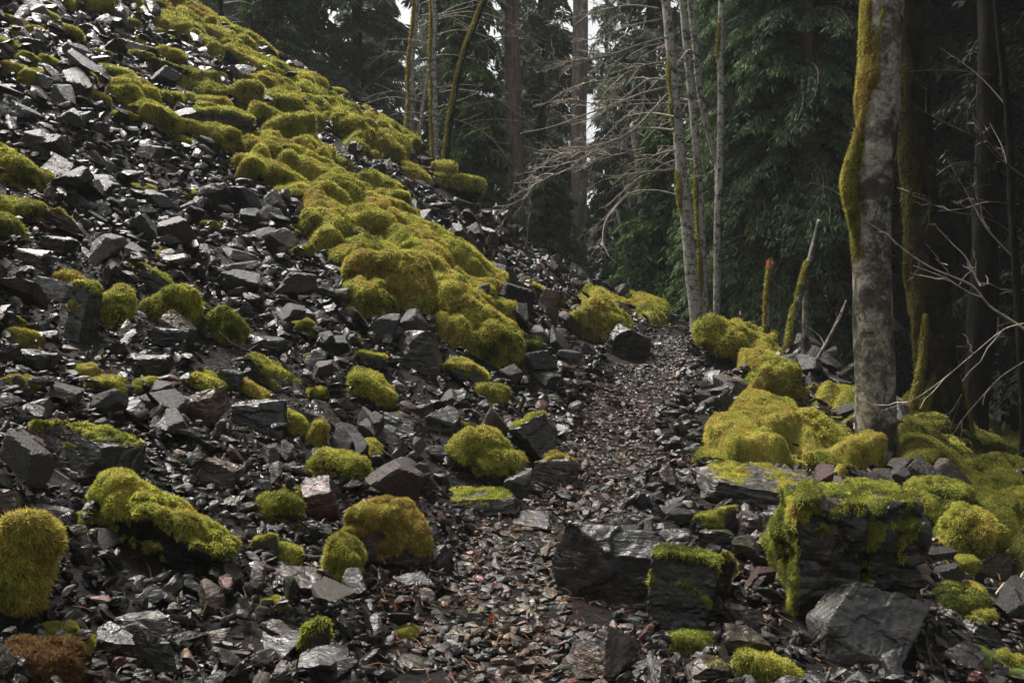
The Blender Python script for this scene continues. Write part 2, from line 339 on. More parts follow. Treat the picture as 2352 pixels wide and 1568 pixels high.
def tube(path, rad, sides=8, cap=True, rough=0.0, seed=0):
    P = np.asarray(path, float); n = len(P); rad = np.broadcast_to(np.asarray(rad, float), (n,)); T = np.gradient(P, axis=0)
    T /= np.linalg.norm(T, axis=1)[:, None] + 1e-9; ref = np.array([.31, .95, .07]) if abs(T[0, 2]) > .6 else np.array([.05, .1, 1.0])
    A = np.cross(T, ref); A /= np.linalg.norm(A, axis=1)[:, None] + 1e-9; B = np.cross(T, A); an = np.arange(sides) / sides * 2 * math.pi
    V = P[:, None] + rad[:, None, None] * (np.cos(an)[None, :, None] * A[:, None] + np.sin(an)[None, :, None] * B[:, None]); V = V.reshape(-1, 3)
    if rough:
        dr = V - np.repeat(P, sides, 0); V = V + dr * (rough * fbm(V * np.array([6, 6, 2.0]), seed, 3))[:, None]
    i = np.arange(n - 1)[:, None] * sides; j = np.arange(sides)[None]; jn = (j + 1) % sides
    Q = np.stack([i + j, i + jn, i + sides + jn, i + sides + j], 2).reshape(-1, 4); T1 = np.concatenate([Q[:, [0, 1, 2]], Q[:, [0, 2, 3]]])
    if cap:
        V = np.concatenate([V, P[:1], P[-1:]]); c0, c1 = n * sides, n * sides + 1; jj = np.arange(sides); jm = (jj + 1) % sides
        T1 = np.concatenate([T1, np.stack([np.full(sides, c0), jm, jj], 1), np.stack([np.full(sides, c1), (n - 1) * sides + jj, (n - 1) * sides + jm], 1)])
    return V, T1, np.ones((len(V), 3))
def smooth_path(pts, n):
    pts = np.asarray(pts, float); t = np.linspace(0, len(pts) - 1, n); i = np.clip(np.floor(t).astype(int), 0, len(pts) - 2); f = (t - i)[:, None]
    pad = np.concatenate([2 * pts[:1] - pts[1:2], pts, 2 * pts[-1:] - pts[-2:-1]]); p0, p1, p2, p3 = pad[i], pad[i + 1], pad[i + 2], pad[i + 3]
    return .5 * (2 * p1 + (p2 - p0) * f + (2 * p0 - 5 * p1 + 4 * p2 - p3) * f ** 2 + (3 * p1 - p0 - 3 * p2 + p3) * f ** 3)
def poly_mask(u, v, poly):
    x = np.array([p[0] for p in poly], float); y = np.array([p[1] for p in poly], float); c = np.zeros(len(u), bool); j = len(x) - 1
    for i in range(len(x)):
        c ^= ((y[i] > v) != (y[j] > v)) & (u < (x[j] - x[i]) * (v - y[i]) / (y[j] - y[i] + 1e-9) + x[i]); j = i
    return c
# ------------------------------------------------------------------ ground: one sheet to the horizon
def axis(lo, hi, fine_lo, fine_hi, step, ratio=1.13):
    a = list(np.arange(fine_lo, fine_hi, step)); s = step
    while a[-1] < hi: s *= ratio; a.append(a[-1] + s)
    s = step; f = [a[0]]
    while f[-1] > lo: s *= ratio; f.append(f[-1] - s)
    return np.array(f[:0:-1] + a)
gx = axis(-240, 240, -6, 8, .09); gy = axis(-60, 420, 1.2, 14, .09)
GX, GY = np.meshgrid(gx, gy); gz = height(GX.ravel(), GY.ravel())
_far = np.hypot(GX.ravel(), GY.ravel() - 20); gz = np.where(_far > 75, gz.clip(-6, 40) * np.clip(1 - (_far - 75) / 200, 0, 1), gz)
_q = np.stack([GX.ravel(), GY.ravel(), 0 * gz], 1); gz = gz + .03 * fbm(_q * 4.0, 3, 3)
_i = np.arange(len(gy) - 1)[:, None] * len(gx) + np.arange(len(gx) - 1)[None]; _i = _i.ravel()
ground = mk("ground", np.stack([GX.ravel(), GY.ravel(), gz], 1), np.stack([_i, _i + 1, _i + 1 + len(gx), _i + len(gx)], 1), M_SOIL, smooth=True)
tag(ground, kind='structure')

# trail centre line
TR = np.array([at(u, v, hit(u, v)) for u, v in [(1190, 1560), (1200, 1400), (1250, 1250), (1345, 1130), (1410, 1000), (1470, 900), (1515, 820), (1550, 765), (1540, 738)]])
TR = np.concatenate([[[0, 0, 0]], TR]); TRS = smooth_path(TR, 160)
def trail_dist(x, y): return np.sqrt(((x[:, None] - TRS[None, :, 0]) ** 2 + (y[:, None] - TRS[None, :, 1]) ** 2).min(1))
CARPETS = [
 ("moss_carpet", "golden moss carpet along the crest of the scree slope", [(230,0),(480,30),(560,90),(640,150),(760,215),(850,268),(925,340),(960,375),(850,370),(760,300),(640,230),(540,150),(430,110),(330,60)], .25),
 ("moss_carpet", "thick yellow moss pouring down the rock rib in the middle of the slope", [(560,330),(700,330),(790,400),(870,440),(960,500),(1100,620),(1150,740),(1180,830),(1130,850),(1060,800),(980,740),(900,700),(790,720),(770,600),(700,520),(640,450),(560,420)], .3),
 ("moss_carpet", "yellow moss covering the bank between trail and big trunk", [(1615,732),(1700,735),(1800,840),(1840,900),(1960,960),(2075,1075),(2010,1110),(1860,1095),(1610,1060),(1650,970),(1720,930),(1700,860),(1640,780)], .3),
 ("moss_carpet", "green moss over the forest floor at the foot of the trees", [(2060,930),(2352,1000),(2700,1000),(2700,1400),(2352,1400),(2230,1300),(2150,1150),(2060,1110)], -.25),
 ("moss_carpet", "thin moss strip beside the trail where it tops the crest", [(1290,655),(1440,690),(1530,725),(1520,745),(1440,735),(1320,690)], .2),
]
def carpet_mask(X, Y, poly, ns=1.1):
    Z = height(X, Y); u, v, d = project(np.stack([X, Y, Z], 1)); j = 28 * vnoise(np.stack([u / 60, v / 60, 0 * u], 1), 31); k = 28 * vnoise(np.stack([u / 60, v / 60, 0 * u + 5], 1), 32)
    return (poly_mask(u + j, v + k, poly) & (d > 1)).astype(float), Z, d
def build_carpet(name, label, poly, hue, seed):
    hits = [(u, v) for u, v in poly]; pts = []
    for u, v in hits:
        t = hit(min(max(u, -300), 2800), v)
        if t and t < 26: pts.append(at(u, v, t))
    pts = np.array(pts); x0, y0 = pts[:, :2].min(0) - 1; x1, y1 = pts[:, :2].max(0) + 1.5; y1 = min(y1, 25)
    st = max(.045, (y0 + 1) * .0055); xs = np.arange(x0, x1, st); ys = np.arange(y0, y1, st); X, Y = np.meshgrid(xs, ys); X, Y = X.ravel(), Y.ravel()
    m, Z, d = carpet_mask(X, Y, poly); m2 = m.reshape(len(ys), len(xs))
    for _ in range(3): m2 = (m2 + np.roll(m2, 1, 0) + np.roll(m2, -1, 0) + np.roll(m2, 1, 1) + np.roll(m2, -1, 1)) / 5
    q = np.stack([X, Y, Z], 1); m = sstep(.3, 1.05, m2.ravel() + {40: 2.1, 47: 1.15, 54: 1.9, 61: 1.9}.get(seed, .8) * sstep(0, .5, m2.ravel()) * fbm(q * (1.9 if seed == 40 else 1.6), seed, 3))
    wx, wy = X + .12 * vnoise(q * 2.5, 1), Y + .12 * vnoise(q * 2.5, 2); cs = .036 * np.clip(d, 5, 20) + .12; c1 = cushions(wx, wy * .8, .55, seed); c2 = cushions(wx, wy, .24, seed + 5); lump = .15 + .9 * c1 + .45 * c2 + .35 * fbm(q * 1.1, seed + 1, 2) + .15 * vnoise(q * 9, seed + 2); V = q.copy(); N0 = normal(X, Y)
    m = m * sstep(.02, .42, np.maximum(c1, .7 * c2) + .35 * fbm(q * 3.1, seed + 9, 2)); V = V + N0 * (m * .24 * np.clip(lump - .22, .0, 2) + .04 * m - .05 * (1 - m))[:, None]
    dim = .5 if seed == 61 else 1.0; cfn = lambda P, sd, h: moss_colours(P, sd, h, 5) * dim  # halved colours paint the shade under the trees into the forest-floor carpet
    i = (np.arange(len(ys) - 1)[:, None] * len(xs) + np.arange(len(xs) - 1)[None]).ravel()
    F = np.concatenate([np.stack([i, i + 1, i + 1 + len(xs)], 1), np.stack([i, i + 1 + len(xs), i + len(xs)], 1)])
    F = F[m[F].max(1) > .05]; N = vnormals(V, F); used = np.zeros(len(V), bool); used[F] = True; re = np.cumsum(used) - 1
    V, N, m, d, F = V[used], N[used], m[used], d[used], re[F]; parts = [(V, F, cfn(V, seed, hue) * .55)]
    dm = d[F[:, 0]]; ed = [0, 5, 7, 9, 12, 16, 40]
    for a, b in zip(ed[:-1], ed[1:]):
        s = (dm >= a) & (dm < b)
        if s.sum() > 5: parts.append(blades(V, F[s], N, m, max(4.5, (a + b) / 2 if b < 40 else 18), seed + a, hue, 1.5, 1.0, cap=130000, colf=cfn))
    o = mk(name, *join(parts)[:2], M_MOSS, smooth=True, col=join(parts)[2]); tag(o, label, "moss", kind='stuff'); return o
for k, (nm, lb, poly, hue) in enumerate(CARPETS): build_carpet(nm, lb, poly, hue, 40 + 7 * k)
# ------------------------------------------------------------------ boulders that stand out one by one
# box in the photograph's grid (u0, v0, u1, v1), shape, tilt, moss amount, moss hue, colour, label, short name for neighbours
HERO = [
 # right foreground
 ((1748,1100,2142,1490),'tower',2,.42,-.25,'slate',"big layered black block with bright green moss over its left corner","big layered block"),
 ((1850,1335,2138,1556),'slabup',24,.0,0,'grey',"tilted wet grey slab shining in front of the big layered block","tilted shining slab"),
 ((1560,1062,1885,1175),'slab',4,.18,.1,'grey',"flat smooth grey slab with mossy end behind the big layered block","flat smooth slab"),
 ((1265,1195,1592,1440),'wedge',-16,.0,0,'char',"large dark wet boulder jutting over the right edge of the trail","large dark trail boulder"),
 ((1480,1262,1655,1475),'block',12,.46,-.3,'char',"dark upright boulder with olive moss leaning under the large dark one","olive upright boulder"),
 ((1600,1265,1690,1400),'block',8,.62,.35,'brown',"narrow stone with yellow moss crest left of the big block","narrow yellow crested stone"),
 ((1268,1432,1475,1580),'wedge',-30,.0,0,'brown',"brown angular boulder with a tan edge at the near end of the trail","tan edged brown boulder"),
 ((1590,1165,1700,1245),'block',-6,.5,-.1,'slate',"mossy rounded stone under the flat grey slab","stone under flat slab"),
 ((1690,1170,1760,1250),'block',10,.0,0,'brown',"brown cube-like stone wedged against the big layered block","brown wedged cube"),
 ((1600,1215,1700,1280),'slab',-8,.1,0,'slate',"wet grey slab lying between the dark trail boulder and big block","small slab between boulders"),
 ((1530,1450,1635,1510),'moss',0,.9,-.1,'slate',"low cushion of lime moss on a stone beside the brown angular boulder","low lime cushion"),
 ((1640,1380,1765,1460),'wedge',18,.1,0,'brown',"reddish brown wedge stone at the foot of the big layered block","reddish foot wedge"),
 ((1660,1430,1775,1530),'wedge',-28,.0,0,'brown',"brown pointed stone leaning left of the shining slab","brown leaning point"),
 ((1690,1500,1840,1580),'moss',10,.75,.1,'brown',"mossy hump at the bottom edge below the shining slab","bottom edge hump"),
 ((1560,1500,1680,1590),'block',5,.1,0,'brown',"cracked brown block in the bottom row below the lime cushion","cracked bottom block"),
 # right bank
 ((1600,732,1805,860),'moss',30,1.0,.25,'char',"long smooth hump of yellow moss where the trail bank drops away","long yellow hump"),
 ((1712,835,1830,955),'moss',22,1.0,.3,'char',"rounded golden moss hummock on the bank behind the trail bend","golden bank hummock"),
 ((1640,962,1805,1040),'moss',8,1.0,.45,'char',"wide ochre moss cushion on the bank above the flat grey slab","ochre bank cushion"),
 ((1590,1030,1850,1082),'log',5,.8,.15,'char',"long low rock with moss along its back behind the flat slab","long low mossy rock"),
 ((1820,950,1990,1060),'moss',34,1.0,.3,'char',"sloping yellow moss ridge just left of the big trunk","sloping moss ridge"),
 ((1850,1040,1960,1095),'moss',12,1.0,.35,'char',"yellow moss lump behind the mossy top of the big block","lump behind big block"),
 ((2005,1030,2080,1078),'moss',6,1.0,.3,'char',"small orange moss mound at the foot of the big trunk","orange foot mound"),
 ((1955,1075,2005,1112),'block',20,.0,0,'slate',"small bare pointed stone standing behind the big layered block","bare pointed stone"),
 ((2065,958,2170,1050),'moss',20,1.0,-.45,'char',"bright green moss dome to the right of the big trunk","green moss dome"),
 ((2145,1010,2240,1110),'moss',4,1.0,.15,'char',"olive gold moss stump shape between two dark trunks","olive gold mound"),
 ((2080,1095,2262,1250),'wedge',26,.52,-.05,'char',"dark boulder with mossy shoulder behind the big layered block","mossy shouldered boulder"),
 ((2150,1165,2300,1300),'moss',28,1.0,.15,'char',"spread of yellow moss on rock right of the big layered block","yellow spread rock"),
 ((2262,1130,2380,1240),'moss',24,1.0,.05,'char',"moss covered boulder at the right edge under the dark trees","right edge moss boulder"),
 ((2225,1262,2325,1345),'wedge',-24,.15,0,'brown',"brown fin of rock poking from the moss at the right edge","brown rock fin"),
 ((2150,1345,2262,1430),'moss',8,.9,-.4,'slate',"fresh green moss pad right of the shining slab","fresh green pad"),
 ((2200,1418,2310,1500),'block',14,.15,-.3,'slate',"wet bluish stone below the fresh green moss pad","wet bluish stone"),
 ((2290,1495,2400,1580),'moss',14,.95,.0,'slate',"pale feathery moss clump in the bottom right corner","feathery corner clump"),
 ((1760,940,1830,985),'block',25,.0,0,'red',"reddish stone half sunk in the bank moss above the sloping ridge","reddish bank stone"),
 ((1800,990,1870,1030),'block',15,.0,0,'slate',"dark stone set in the bank moss beside the sloping ridge","dark bank stone"),
 ((1640,900,1710,970),'block',-10,.1,0,'slate',"dark broken block at the outer rim of the trail bend","dark rim block"),
 # along the trail and below the rib
 ((1305,688,1445,812),'moss',24,.95,.3,'char',"bushy yellow moss boulder overlooking the trail bend","bushy trail boulder"),
 ((1385,742,1497,842),'block',14,.0,0,'char',"black square block at the inside of the trail bend","black square block"),
 ((1205,648,1315,712),'wedge',30,.42,.2,'char',"dark roof-shaped rock with a moss fringe above the trail","roof-shaped rock"),
 ((1238,662,1300,722),'block',20,.0,0,'red',"smooth dark red stone under the roof-shaped rock","dark red stone"),
 ((1310,640,1372,690),'wedge',35,.2,0,'char',"dark wedge on the crest line above the bushy moss boulder","dark crest wedge"),
 ((1350,665,1425,712),'moss',20,.9,.3,'char',"small moss topped rock behind the bushy moss boulder","small moss topped rock"),
 ((1165,950,1282,1085),'block',-34,.22,-.2,'slate',"leaning dark block with mossy left edge beside the trail","leaning dark block"),
 ((1218,1040,1332,1122),'wedge',10,.25,.1,'pink',"pinkish brown stone with a mossy corner at the trail side","pinkish trail stone"),
 ((1036,990,1192,1125),'moss',34,.7,-.1,'slate',"sloping pale rock blanketed in yellow-green moss left of the leaning block","moss blanketed slope rock"),
 ((1140,1080,1222,1150),'block',0,.05,0,'grey',"grey ribbed block between the blanketed rock and pinkish stone","grey ribbed block"),
 ((1012,1120,1200,1180),'slab',2,.25,.2,'char',"long flat dark slab with a moss patch on its left end","long flat dark slab"),
 ((1150,1172,1265,1215),'slab',-4,.0,0,'slate',"shiny elongated stone just below the long flat dark slab","shiny elongated stone"),
 ((1020,825,1122,905),'slab',28,.55,-.15,'slate',"sloping slab edged with lime moss under the moss rib","lime edged slab"),
 ((902,758,1018,875),'block',4,.05,0,'grey',"pale grey layered block at the foot of the moss rib","pale layered block"),
 ((1095,885,1165,935),'moss',10,.95,.1,'slate',"small yellow moss cushion right of the lime edged slab","cushion by edged slab"),
 ((1190,775,1242,820),'moss',5,.95,-.3,'char',"small bright green moss ball on dark scree beside the rib","green moss ball"),
 ((1075,740,1200,860),'moss',40,1.0,.1,'char',"moss draped toe of the rib running down to the scree","moss draped toe"),
 ((985,655,1155,800),'moss',38,1.0,.35,'char',"huge ochre moss covered hump low on the rib","huge ochre hump"),
 ((800,585,985,730),'moss',18,1.0,.5,'char',"broad golden brown moss hump in the middle of the rib","broad golden hump"),
 ((783,655,902,740),'moss',4,.9,-.35,'char',"dark green moss overhang with black underside on the rib","dark green overhang"),
 ((825,550,908,592),'slab',4,.9,.0,'char',"small moss capped ledge stone on the middle rib","moss capped ledge"),
 ((905,560,992,640),'moss',32,1.0,.35,'char',"yellow moss knob with a shaded right end on the rib","shaded moss knob"),
 ((840,485,965,545),'slab',16,.95,.1,'char',"flat yellow-green moss slab across the upper rib","yellow-green rib slab"),
 ((990,560,1100,650),'moss',36,1.0,.2,'char',"bushy moss shoulder on the far side of the rib","far moss shoulder"),
 ((690,455,842,520),'moss',14,1.0,.35,'char',"long golden moss lump at the upper end of the rib","long golden lump"),
 ((690,485,770,565),'moss',20,.95,.25,'char',"yellow moss block just below the long golden lump","block below golden lump"),
 ((710,405,835,462),'moss',14,1.0,.4,'char',"smooth yellow moss mound above the long golden lump","smooth yellow mound"),
 # upper slope
 ((988,400,1112,462),'slab',5,.75,.05,'char',"flat moss capped boulder overhanging on the crest like a tabletop","overhanging tabletop boulder"),
 ((910,375,985,425),'moss',20,1.0,.15,'char',"moss lump left of the overhanging tabletop boulder","lump left of tabletop"),
 ((990,372,1045,405),'moss',10,1.0,.3,'char',"small gold cap just above the overhanging tabletop boulder","gold cap above tabletop"),
 ((845,320,935,375),'moss',24,1.0,.3,'char',"pair-shaped golden moss boulder on the crest below the alders","golden boulder below alders"),
 ((752,262,862,350),'moss',22,1.0,.2,'char',"tall dark-sided moss boulder near the crest","tall dark-sided boulder"),
 ((600,265,718,350),'moss',8,1.0,.25,'char',"double-lobed golden moss boulder beneath the crest","double-lobed boulder"),
 ((605,208,690,285),'wedge',14,.9,-.1,'char',"peaked boulder with thin green moss above the double-lobed one","peaked green boulder"),
 ((440,238,585,330),'block',12,.42,-.05,'slate',"large boulder with pale wet top and mossy right flank","pale topped large boulder"),
 ((545,190,600,278),'moss',16,.95,.1,'char',"upright moss thumb right of the pale topped large boulder","upright moss thumb"),
 ((420,190,520,240),'wedge',0,.5,-.2,'slate',"dark peaked rock with moss edge above the pale topped boulder","dark peaked rock"),
 ((560,320,640,392),'moss',26,.95,.15,'char',"rounded moss boulder below the double-lobed one","rounded lower boulder"),
 ((535,362,612,425),'moss',22,.9,.25,'char',"drooping moss cap over dark rock above the rib","drooping moss cap"),
 ((605,375,712,452),'moss',32,1.0,.3,'char',"slanting moss ridge leading into the rib","slanting moss ridge"),
 ((385,170,500,215),'moss',-8,1.0,.2,'char',"long pale gold moss bolster above the dark peaked rock","pale gold bolster"),
 ((325,130,460,190),'slab',22,.7,-.3,'char',"long plank of rock with green moss face on the upper slope","long green plank rock"),
 ((320,205,415,250),'moss',4,.95,-.25,'char',"low green moss mound left of the dark peaked rock","low green mound"),
 ((250,200,330,255),'moss',-10,.85,.1,'char',"ragged moss tuft rock on the upper left scree","ragged tuft rock"),
 ((400,315,450,345),'moss',6,.95,-.4,'char',"small bright green cap on scree left of the rounded lower boulder","small bright green cap"),
 ((275,90,365,130),'slab',14,.2,0,'grey',"pale wet slab among moss near the top of the slope","pale upper slab"),
 ((140,62,190,105),'block',10,.0,0,'char',"bare black block standing among the upper mosses","bare black block"),
 # left middle
 ((310,605,482,712),'wedge',24,.3,-.35,'char',"large dark slab with lime moss along its top edge","lime topped dark slab"),
 ((335,662,450,775),'moss',34,.92,.05,'char',"yellow-green moss mass below the lime topped dark slab","moss mass below slab"),
 ((468,710,560,798),'moss',36,1.0,-.15,'char',"lime moss dome hugging the dark slab's lower end","lime moss dome"),
 ((215,660,300,765),'moss',26,.9,.0,'char',"shaggy moss clump left of the lime topped dark slab","shaggy moss clump"),
 ((75,632,168,702),'wedge',8,.0,0,'pale',"pale grey pointed rock on the left slope","pale pointed rock"),
 ((145,648,236,815),'block',10,.45,-.3,'grey',"pale shouldered boulder with dark hanging moss on its face","pale shouldered boulder"),
 ((128,622,208,665),'moss',22,.95,.3,'slate',"golden moss cap behind the pale shouldered boulder","golden cap behind"),
 ((355,712,455,810),'slab',34,.1,.1,'tan',"pinkish grey plank of rock lying down the slope","pinkish grey plank"),
 ((330,750,450,810),'slab',6,.0,0,'char',"flat black slab beneath the pinkish grey plank","flat black slab"),
 ((80,540,182,602),'block',6,.0,0,'slate',"smooth dark boulder on the left slope above the pale pointed rock","smooth dark boulder"),
 ((30,570,128,628),'block',8,.05,0,'tan',"brownish grey block at far left below the smooth dark boulder","brownish far left block"),
 ((100,482,230,560),'wedge',28,.25,.1,'brown',"big reddish brown slab sloping with a moss fringe","reddish sloping slab"),
 ((-30,340,125,450),'moss',28,.95,.15,'char',"large moss boulder at the left edge, highest of three there","highest left edge moss"),
 ((-20,455,100,505),'moss',4,.95,.1,'char',"flat moss pad at the left edge under the highest moss boulder","flat left edge pad"),
 ((-30,495,65,560),'moss',12,.9,-.1,'char',"dark moss dome at the left edge above the smooth dark boulder","dark left edge dome"),
 ((555,765,660,820),'slab',10,.0,0,'slate',"wet dark rectangular slab right of the lime moss dome","dark rectangular slab"),
 ((465,795,535,850),'moss',24,.85,.35,'slate',"golden moss tuft below the lime moss dome","golden tuft stone"),
 ((560,815,690,905),'slab',28,.45,.4,'grey',"pale slab with golden moss along its upper edge","golden edged pale slab"),
 ((490,848,560,912),'block',18,.0,0,'char',"dark faceted stone right of the golden tuft","dark faceted stone"),
 ((435,862,520,910),'moss',20,.85,-.05,'slate',"lime moss band on stone above the tan triangular face","lime band stone"),
 ((545,872,620,920),'moss',22,.9,.35,'slate',"golden moss slope above the black angular boulder","golden slope stone"),
 ((415,885,530,990),'wedge',-30,.0,0,'tan',"stone with a flat tan triangular face in the left foreground slope","tan triangular face"),
 ((530,915,662,1005),'block',6,.0,0,'char',"black angular boulder right of the tan triangular face","black angular boulder"),
 ((280,810,400,885),'wedge',4,.05,0,'char',"dark pointed boulder on the left slope above the tan face","dark pointed boulder"),
 ((195,865,298,925),'slab',3,.65,.15,'char',"stone with a flat band of yellow moss over a black hollow","yellow band over hollow"),
 ((40,735,115,770),'slab',-6,.0,0,'pale',"bright pale flat stone at far left","bright pale flat stone"),
 ((10,800,140,860),'slab',4,.0,0,'char',"long black slab at the left edge under the bright pale stone","long black left slab"),
 ((805,852,898,940),'moss',8,.74,.05,'slate',"round feathery moss cushion in the middle of the slope foot","round feathery cushion"),
 ((690,915,800,1000),'slab',40,.1,.2,'slate',"grey slab dipping right with a brown lower strip","grey dipping slab"),
 ((650,945,700,1010),'moss',20,.95,-.2,'slate',"upright lime moss tuft left of the grey dipping slab","upright lime tuft"),
 ((698,968,748,1040),'moss',30,1.0,-.2,'slate',"narrow lime moss tongue touching the grey dipping slab","narrow lime tongue"),
 ((810,808,890,850),'slab',6,.5,-.45,'char',"dark slab with bright green film above the feathery cushion","green filmed slab"),
 ((975,930,1060,1015),'wedge',10,.0,0,'slate',"grey pyramid-like stone above the blanketed slope rock","grey pyramid stone"),
 ((860,945,985,1010),'slab',12,.12,0,'char',"low dark slab with mossy rim below the feathery cushion","low mossy rimmed slab"),
 ((975,1022,1075,1075),'wedge',8,.0,0,'grey',"light grey stone pointing right at the blanketed rock","light grey pointer"),
 # left foreground
 ((60,975,335,1135),'wedge',10,.3,.2,'slate',"broad grey slab with yellow moss on its back edge","broad grey mossy slab"),
 ((80,985,310,1045),'moss',6,.8,.25,'slate',"spread of yellow moss behind the broad grey slab","moss behind broad slab"),
 ((232,1112,530,1335),'moss',24,.60,-.1,'char',"biggest lime moss boulder in the left foreground, black underneath","biggest lime boulder"),
 ((798,1160,982,1325),'moss',8,.64,.6,'pink',"round boulder with thick golden moss cap near the trail","golden capped boulder"),
 ((748,1228,832,1375),'moss',-6,.78,.2,'slate',"tall narrow moss post against the golden capped boulder","tall narrow moss post"),
 ((585,1135,692,1222),'moss',10,.70,.15,'char',"small shaggy moss mound left of the red stone","shaggy mound by red stone"),
 ((690,1090,792,1215),'block',-14,.0,0,'red',"dark red angular stone standing upright above the golden boulder","upright red stone"),
 ((678,1035,842,1125),'moss',-8,.66,.2,'slate',"yellow moss cushion lying behind the upright red stone","cushion behind red stone"),
 ((440,1050,560,1135),'block',10,.0,0,'brown',"dark brown block above the biggest lime boulder","dark brown block"),
 ((-60,1195,122,1480),'moss',24,1.0,.25,'char',"tall feathery golden green moss mass at the left edge","tall left edge moss mass"),
 ((10,1470,185,1620),'moss',20,1.0,1.0,'char',"rust brown moss tuft in the bottom left corner","rust brown corner tuft"),
 ((600,1295,745,1370),'slab',14,.0,0,'brown',"brown brick-shaped slab left of the tall moss post","brown brick slab"),
 ((530,1440,710,1515),'slab',6,.0,0,'slate',"bluish grey slab with brown rim in the bottom row","bluish bottom slab"),
 ((600,1420,690,1480),'block',16,.0,0,'pink',"pinkish stone behind the bluish bottom slab","pinkish bottom stone"),
 ((30,1155,180,1230),'wedge',12,.0,0,'brown',"wide wet brownish rock above the tall left edge moss","wide wet brownish rock"),
 ((235,1400,390,1500),'wedge',16,.0,0,'slate',"rounded dark slate in the bottom left below the lime boulder","rounded dark slate"),
 ((180,1425,320,1520),'block',12,.0,0,'char',"black glossy rock left of the rounded dark slate","black glossy rock"),
 ((560,1230,640,1290),'block',10,.45,-.1,'brown',"brown stone with a thin green film right of the lime boulder","green filmed brown stone"),
 ((635,1250,690,1300),'moss',12,.95,-.25,'slate',"tiny lime moss tuft right of the green filmed brown stone","tiny lime tuft"),
 ((450,1440,530,1495),'wedge',-8,.0,0,'tan',"orange brown triangular stone left of the bluish bottom slab","orange brown triangle"),
 ((680,1425,760,1530),'moss',20,.55,-.1,'brown',"stone with scattered green moss right of the bluish bottom slab","scattered moss stone"),
 ((965,1250,1045,1330),'wedge',-24,.0,0,'slate',"steep dark wedge just right of the golden capped boulder","steep dark wedge"),
 ((880,1535,1050,1600),'slab',14,.0,0,'pink',"pink and grey slab at the bottom edge near the trail","pink bottom slab"),
 ((900,1500,985,1540),'slab',12,.0,0,'grey',"pale boat-shaped stone in the trail's near end","pale boat stone"),
]
SHAPES = {  # depth ratio to width, cuts, sharp, strata, rough, jitter
 'block': (.85, 5, 60, .035, .035, .24), 'slab': (.8, 5, 60, .03, .03, .14), 'slabup': (.42, 4, 36, .02, .03, .12), 'wedge': (.8, 6, 60, .035, .04, .38),
 'moss': (.85, 7, 12, .03, .13, .3), 'log': (.3, 4, 12, .02, .07, .12), 'tower': (.7, 3, 34, .12, .07, .07)}
hero_boxes = []; landmarks = []
